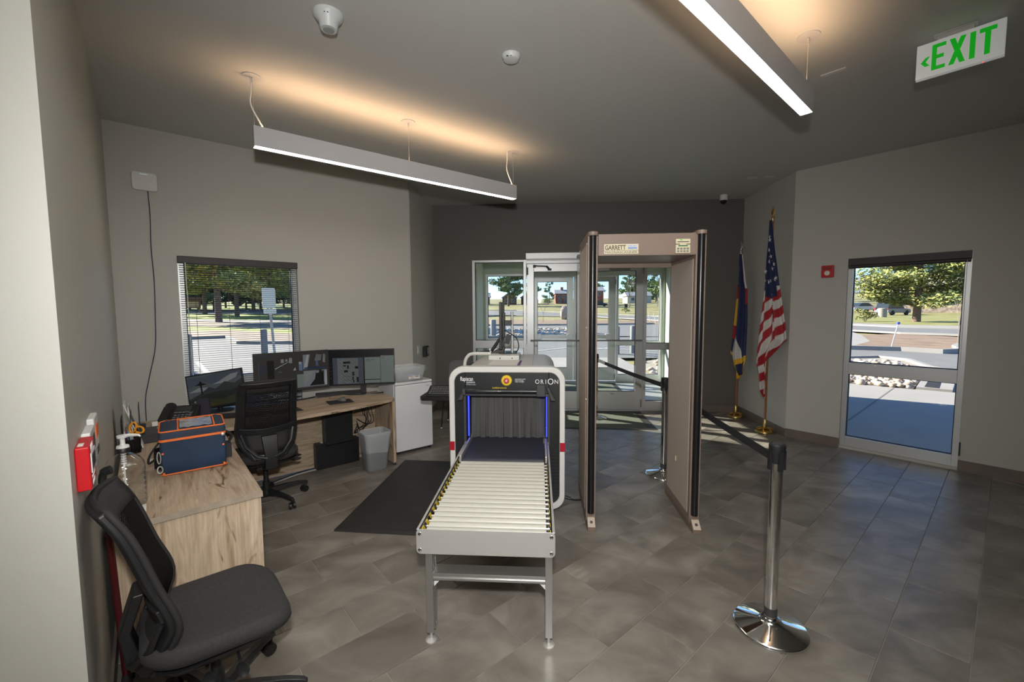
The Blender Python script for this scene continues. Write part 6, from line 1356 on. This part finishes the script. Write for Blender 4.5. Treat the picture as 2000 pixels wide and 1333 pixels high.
# ================================================================== WALK-THROUGH METAL DETECTOR
TAUPE = mat('taupe_laminate', (.235, .175, .14), .45); TAUPEL = mat('light_taupe_laminate', (.52, .43, .355), .5); TAUPED = mat('dark_taupe_edge', (.20, .14, .105), .45); BSTRIP = mat('black_rubber_strip', (.01, .01, .011), .28)
md = thing('metal_detector', 'tall taupe walk-through metal detector gate with black front strips', 'metal detector', (.79, 3.22, 0))
PW = .43
for s in (-1, 1):
    xo, xi = s*PW, s*(PW-.075); x0, x1 = min(xo, xi), max(xo, xi)
    b = MB(); b.box(x0, x1, .03, .64, .05, 2.235); p = b.build('side_panel', TAUPE, md, bevel=.004)
    q0, q1 = (xi, xi-s*.003) ; b = MB(); b.box(min(q0, q1), max(q0, q1), .075, .60, .115, 2.06); b.build('inner_face', TAUPEL, md)
    b = MB(); q0, q1 = xo, xo+s*.002; b.box(min(q0, q1), max(q0, q1), .08, .60, .12, 2.18); b.build('outer_face', TAUPEL, md)
    xc = (x0+x1)/2
    b = MB(); b.rings([[(xc+.026*math.sin(a), .03-.028*max(0, math.cos(a)), z) for a in [PI*(-.5+i/10) for i in range(11)]]+[(xc+.026, .04, z), (xc-.026, .04, z)] for z in (.115, 2.235)]); b.build('front_strip', BSTRIP, md, smooth=40)
    b = MB(); b.rings([[(xc+.036*math.sin(a), .03-.036*max(0, math.cos(a)), z) for a in [PI*(-.5+i/10) for i in range(11)]]+[(xc+.038, .66, z), (xc-.038, .66, z)] for z in (2.235, 2.262)]); b.build('top_cap', TAUPE, md, smooth=40)
    # the wedge foot with its fixing hole
    b = MB(); b.prism([(-.045, 0), (.68, 0), (.68, .10), (.03, .10), (.012, .085), (-.04, .035)], x0+.006, x1-.006, lambda a, z, h: (h, a, z)); ft = b.build('foot', TAUPED if s < 9 else TAUPE, md, bevel=.004)
    b = MB(); b.prism([(-.0465, .034), (.0105, .0855), (.0095, .0865), (-.0475, .035)], x0+.010, x1-.010, lambda a, z, h: (h, a, z)); b.build('foot_slope', TAUPEL, ft, smooth=0)
    b = MB(); b.lathe([(.011, 0), (.011, .003)], 14); b.build('fixing_hole', DGREY, ft, loc=(xc, -.0205, .0615), rot=(math.radians(48), 0, 0))
    b = MB()
    for y, z in ((.06, 2.18), (.06, 1.55), (.62, 2.2), (.62, 2.05), (.62, 1.7), (.06, 1.0)): b.cyl((xo+s*.000, y, z), (xo+s*.006, y, z), .007, n=8)
    b.build('panel_screw', STEEL, md)
b = MB(); b.box(-PW+.075, PW-.075, .02, .63, 2.085, 2.245); b.build('header', TAUPE, md, bevel=.005)
b = MB(); b.box(-PW+.08, PW-.08, .60, .63, 2.05, 2.085); b.build('header_rear_lip', TAUPED, md)
b = MB(); b.prism(rrect(.04, .032, .012), .64, .70, lambda a, z, h: (a-PW-.005, h, z+2.16)); b.lathe([(.034, 0), (.034, .014), (.022, .02)], 20, c=(-PW-.03, 2.13, -.69)); 
o = b.build('cable_port', DGREY, md)
o.data.transform(Matrix.Identity(4))
IVORY = mat('ivory_label', (.70, .64, .45), .5)
b = MB(); b.box(-.312, -.062, .0165, .02, 2.098, 2.170); lb = b.build('name_label', IVORY, md, bevel=.001)
b = MB(); b.box(-.312, -.062, .016, .0166, 2.1215, 2.1235); b.build('label_rule', mat('label_brown', (.12, .10, .06), .6), lb, smooth=0)
LBR = mat('label_print', (.10, .085, .055), .6)
text('maker_lettering', 'GARRETT', .046, LBR, lb, (-.306, .0155, 2.129), RX, sx=.76, bold=.0012); text('model_lettering', 'MAGNASCANNER', .023, LBR, lb, (-.306, .0155, 2.1025), RX, sx=1.26)
b = MB(); b.box(-.142, -.070, .016, .0166, 2.128, 2.163); b.build('label_patch', mat('patch_white', (.72, .72, .70), .5), lb, smooth=0)
text('lettering', 'PINPOINT', .016, mat('pinpoint_blue', (.08, .2, .6), .5), lb, (-.140, .0155, 2.149), RX, sx=.93); 
b = MB(); b.box(-.139, -.073, .0155, .016, 2.137, 2.144); b.build('blue_rule', mat('rule_blue', (.05, .2, .6), .5), lb, smooth=0)
text('lettering', 'ZONE DETECTOR', .008, LBR, lb, (-.139, .0155, 2.1295), RX, sx=1.05)
b = MB(); b.box(.205, .308, .0125, .02, 2.165, 2.200); b.box(.205, .308, .0125, .02, 2.098, 2.158); b.box(.235, .28, .014, .02, 2.155, 2.168); kp = b.build('control_panel', IVORY, md, bevel=.002)
b = MB(); b.box(.215, .298, .0118, .0126, 2.176, 2.182); b.build('display_slot', DGREY, kp, smooth=0)
b = MB(); b.box(.222, .290, .0118, .0126, 2.146, 2.154); b.build('green_display', mat('green_display', (.01, .12, .04), .3, emit=.15), kp, smooth=0)
for j in range(2):
    for i in range(4):
        b = MB(); b.box(.213+i*.0225, .230+i*.0225, .0112, .0126, 2.104+j*.019, 2.118+j*.019); b.build('key', mat('key_grey', (.22, .21, .18), .5), kp, smooth=0)
b = MB(); b.box(.232, .252, .0118, .0126, 2.190, 2.196); b.build('green_mark', GRN, kp, smooth=0)
b = MB(); b.box(PW-.0825, PW-.078, .36, .375, .42, .46); b.build('beige_marker', IVORY, md)
# ================================================================== STANCHIONS AND BELTS
def stanchion(label, x, y, rz=0, hgt=1.0):
    t = thing('stanchion', label, 'stanchion', (x, y, 0), rz, 'chrome belt stanchions')
    b = MB(); b.lathe([(.178, 0), (.180, .006), (.176, .014), (.168, .020), (.060, .044), (.046, .052), (.043, .060), (.036, .062)], 48); b.build('base', CHROME, t, smooth=50)
    b = MB(); b.lathe([(.030, .05), (.030, hgt-.065)], 32); b.build('post', CHROME, t)
    b = MB(); b.lathe([(.0308, .075), (.0308, .12)], 32); b.build('collar', DGREY, t)
    b = MB(); b.lathe([(.031, hgt-.10), (.034, hgt-.06), (.037, hgt-.045), (.039, hgt-.02), (.039, hgt-.006), (.034, hgt)], 28)
    for k in range(4):
        a = k*PI/2; d = Vector((math.cos(a), math.sin(a), 0)); R = Matrix.Rotation(a, 3, 'Z'); b.obox(d*.034+Vector((0, 0, hgt-.085)), (.014, .022, .10), R)
    b.build('cassette_head', BLACK, t, smooth=30)
    b = MB(); b.lathe([(.026, hgt), (.026, hgt+.0015), (.015, hgt+.002)], 24); b.build('cap_disc', DGREY, t)
    return t
S1 = (1.222, 2.235); S2 = (1.262, 4.34); S3 = (.872, 6.60)
stanchion('nearest chrome belt stanchion at the front right of the floor', *S1, rz=PI/2); stanchion('chrome belt stanchion behind the walk-through gate', *S2, rz=PI/2); stanchion('chrome belt stanchion on the door mat by the glass doors', *S3, rz=-1.3)
WEB = mat('black_webbing', (.012, .012, .013), .7)
def belt(label, a, c, sag, z):
    a, c = Vector((*a, z)), Vector((*c, z)); d = (c-a).normalized(); a2, c2 = a+d*.036, c-d*.036
    b = MB(); R = []; n = Vector((-d.y, d.x, 0))*.0012
    for k in range(15):
        f = k/14; p = a2+(c2-a2)*f-Vector((0, 0, sag*4*f*(1-f))); R.append([p-n-Vector((0, 0, .024)), p+n-Vector((0, 0, .024)), p+n+Vector((0, 0, .024)), p-n+Vector((0, 0, .024))])
    b.rings(R); tag(b.build('barrier_belt', WEB, smooth=0), label, 'belt', 'black barrier belts')
belt('black belt from the door mat stanchion to the one behind the gate', S3, S2, .012, .915)
belt('black belt from behind the gate to the nearest stanchion', S2, S1, .012, .915)
# ================================================================== FLAGS
FRED = mat('flag_red', (.36, .016, .024), .75, sheen=.3); FWHITE = mat('flag_white', (.62, .60, .56), .75); FBLUE = mat('flag_blue', (.018, .026, .085), .75); FGOLD = mat('flag_gold', (.72, .42, .03), .7); POLE = mat('varnished_pole', (.26, .10, .03), .3)
def flag_stand(t, hgt, fin_gold):
    b = MB(); b.lathe([(.125, 0), (.128, .012), (.118, .026), (.095, .036)], 32); b.lathe([(.045, .05), (.045, .058), (.022, .066), (.020, .17), (.016, .175)], 20)
    for k in range(6): a = k*PI/3; b.tube([(.105*math.cos(a), .105*math.sin(a), .03), (.07*math.cos(a), .07*math.sin(a), .052), (.03*math.cos(a), .03*math.sin(a), .056)], .012, 6)
    b.build('base', BRASS, t, smooth=50)
    b = MB(); b.cyl((0, 0, .05), (0, 0, hgt-.17), .0135, n=14); b.build('pole', POLE, t)
    f = BRASS if fin_gold else CHROME
    b = MB(); b.lathe([(.016, hgt-.19), (.016, hgt-.15), (.022, hgt-.14), (.010, hgt-.13), (.010, hgt-.115)], 14)
    b.rings([[(w_*math.cos(a), .25*w_*math.sin(a), z) for a in [2*PI*i/8 for i in range(8)]] for w_, z in ((.008, hgt-.12), (.028, hgt-.09), (.026, hgt-.07), (.001, hgt))]); b.build('finial', f, t)
def lerp(P, z):
    P = sorted(P)
    if z <= P[0][0]: return P[0][1]
    for (a, ya), (c, yc) in zip(P, P[1:]):
        if z <= c: return ya+(yc-ya)*(z-a)/(c-a)
    return P[-1][1]
def cloth(t, name, left, right, zb, zt, fold, colf, mats, nu=64, nv=150, y0=-.035):
    """hanging cloth: outline by height, folds as depth; the lower hem height varies across"""
    def P(u, v):
        z = zb(u)+(zt-zb(u))*v; a, c = lerp(left, z), lerp(right, z); x = a+(c-a)*u
        return (x, y0+fold(u, z), z)
    b = MB(); b.grid(P, nu, nv, mf=lambda u, v: colf(u, P(u, v)[2], P(u, v)[0]))
    return b.build(name, mats, t, smooth=80, solid=.004)
# striped flag: front on the camera side is local -y
us = thing('flag', 'red and white striped flag with white stars on a tall pole by the right wall', 'flag', (3.075, 5.95, 0), -1.1)
flag_stand(us, 3.02, True)
L1 = [(0.46, -0.03), (0.6, -0.08), (0.8, -0.11), (0.93, -0.15), (1.35, -0.115), (1.93, -0.05), (2.5, -0.025), (2.83, -0.02)]
R1 = [(0.46, 0.02), (0.6, 0.07), (0.8, 0.1), (1.0, 0.11), (1.1, 0.15), (1.28, 0.28), (1.45, 0.26), (2.0, 0.145), (2.42, 0.065), (2.83, 0.01)]
hem2 = lambda u: lerp([(0, .93), (.2, .86), (.30, .60), (.42, .46), (.55, .52), (.68, .66), (.76, 1.0), (1, 1.28)], u)
fold1 = lambda u, z: (-.015+.030*math.sin(u*15+.6)+.014*math.sin(u*29+z*2))*min(1, (2.9-z)/.6)
def col1(u, z, x):
    if z > 1.93-.12*math.sin(u*3) and u < .80 or (z > 1.60+.02*math.sin(u*60) and .50 < u < .66) or (z > 1.98 and u >= .80): return 2
    # stripes run steeply: the cloth hangs on the bias
    if u < .5: k = z*1.0-x*1.65
    elif u < .66: k = z*1.0+.10-x*1.2
    else: k = z*1.0-x*.85-.18
    return int(math.floor(k/.125)) % 2
cl = cloth(us, 'cloth', L1, R1, hem2, 2.84, fold1, col1, [FRED, FWHITE, FBLUE], 110, 320)
b = MB(); rs = random.Random(6)
for u, z in ((.42, 2.62), (.62, 2.58), (.35, 2.45), (.72, 2.36), (.40, 2.30), (.60, 2.30), (.82, 2.26), (.25, 2.17), (.52, 2.14), (.74, 2.20), (.34, 2.03), (.62, 2.05), (.86, 2.08), (.20, 2.05), (.57, 1.86), (.60, 1.70), (.46, 2.48), (.16, 1.99), (.78, 2.06)):
    a_, c_2 = lerp(L1, z), lerp(R1, z); x = a_+(c_2-a_)*u; y = -.035+fold1(u, z)-.012; pts = []
    for k in range(10): r_ = .034 if k % 2 == 0 else .014; an = PI/2+k*PI/5+rs.uniform(-.02, .02)+(u-.5)*.5; pts.append((x+r_*math.cos(an)*.8, y-.001, z+r_*math.sin(an)))
    b.add([(x, y-.004, z)]+pts, [(0, 1+k, 1+(k+1) % 10) for k in range(10)])
b.build('stars', FWHITE, cl, smooth=0)
# state flag: navy with a white band, red and gold device, gold fringe
cf = thing('flag', 'navy flag with gold fringe and a red and gold device in the dark corner', 'flag', (3.06, 6.79, 0), -1.1)
flag_stand(cf, 2.70, False)
L2 = [(0.6, 0.005), (0.83, -0.055), (0.98, -0.105), (1.5, -0.055), (2.0, -0.015), (2.52, 0.005)]
R2 = [(0.6, 0.075), (0.69, 0.195), (0.92, 0.205), (1.47, 0.21), (1.95, 0.195), (2.25, 0.125), (2.52, 0.055)]
hemc = lambda u: lerp([(0, .98), (.2, .83), (.5, .60), (.75, .62), (.85, .68), (1, .90)], u)
hemf = lambda u: lerp([(0, .98), (.2, .83), (.6, .88), (1, .93)], u)
fold2 = lambda u, z: (-.02+.035*math.sin(u*11+.9)+.012*math.sin(u*25))*min(1, (2.6-z)/.5)
def col2(u, z, x):
    f = hemf(u)
    if f-.005 < z < f+.05: return 3
    if z <= f-.005: return 3 if z < hemc(u)+.055 or z > f-.03 else 2
    if z > 1.75 and .78 < u < .88: return 3
    if u >= .88 and z > 1.75: return 1 if z > 1.98 else 0
    if u < .36:
        if 1.83 < z < 2.02 or 1.22 < z < 1.42: return 0
        if 1.42 <= z <= 1.83: return 3
        if 2.05 < z < 2.3 and u < .16: return 1
    if z < 1.28:
        q = (1.28-z)/.38
        if .32-.12*q < u < .36+.32*q: return 1
    return 2
cloth(cf, 'cloth', L2, R2, hemc, 2.50, fold2, col2, [FRED, FWHITE, FBLUE, FGOLD], 90, 260)
# ================================================================== MATS, VISITOR CHAIR
RUB = mat('black_rubber_mat', (.022, .021, .020), .62, var=.25, scale=5)
b = MB(); b.rings([[(x, y, z) for x, y in rrect(w_, d_, .02, 3)] for w_, d_, z in ((.98, 1.56, .001), (.98, 1.56, .003), (.93, 1.51, .012), (.90, 1.48, .0122))])
tag(b.build('floor_mat', RUB, loc=(-1.06, 3.83, 0), rot=(0, 0, -.045)), 'black rubber anti-fatigue mat on the floor left of the scanner', 'mat')
dm = thing('door_mat', 'dark entrance mat with a grey-green pile before the glass doors', 'mat', (.60, 6.50, 0))
b = MB(); b.box(-1.05, 1.05, -.53, .53, .0005, .006); b.build('rubber_border', RUB, dm, bevel=.003)
PILE = mat('grey_green_pile', (.13, .15, .115), .95, var=.45, scale=120, bump=.5, bscale=500)
b = MB(); b.box(-.93, .93, -.47, .43, .006, .009); b.build('pile_field', PILE, dm, smooth=0)
dv = thing('door_mat', 'dark entrance mat inside the vestibule', 'mat', (.75, 8.75, 0))
b = MB(); b.box(-.95, .95, -.9, .95, .0005, .007); b.build('rubber_border', RUB, dv); b = MB(); b.box(-.86, .86, -.82, .87, .007, .010); b.build('pile_field', PILE, dv, smooth=0)
vc = thing('visitor_chair', 'grey visitor chair with thin black legs against the dark wall', 'chair', (-1.17, 6.16, 0), 0)
GREYP = mat('grey_chair_shell', (.13, .13, .13), .6)
b = MB(); b.grid(lambda u, v: ((-.21+.42*u)*(1-.06*v), .19+.055*v+.02*(1-(2*u-1)**2), .62+.30*v-.05*max(0, abs(2*u-1)-.55)**2*5*v), 12, 8); b.build('backrest', GREYP, vc, solid=.02, bevel=.004)
b = MB(); b.rings([[(x, y-.02, z) for x, y in rrect(.44, .42, .07, 5)] for z in (.44, .465)]); b.build('seat', BLACKM, vc, bevel=.008)
for sx in (-1, 1):
    b = MB(); b.cyl((sx*.19, -.19, .44), (sx*.225, -.235, .012), .011, n=9); lg = b.build('leg', BLACK, vc); f = MB(); f.lathe([(.015, 0), (.015, .016)], 10, c=(sx*.225, -.235, 0)); f.build('glide', WHITEP, lg)
    b = MB(); b.tube([(sx*.17, .235, .80), (sx*.18, .21, .60), (sx*.19, .17, .44), (sx*.225, .215, .012)], .011, 9); lg = b.build('leg', BLACK, vc); f = MB(); f.lathe([(.015, 0), (.015, .016)], 10, c=(sx*.225, .215, 0)); f.build('glide', WHITEP, lg)
b = MB(); b.cyl((-.205, -.20, .30), (.205, -.20, .30), .008, n=8); b.cyl((-.2, .185, .30), (.2, .185, .30), .008, n=8); b.build('stretcher', BLACK, vc)
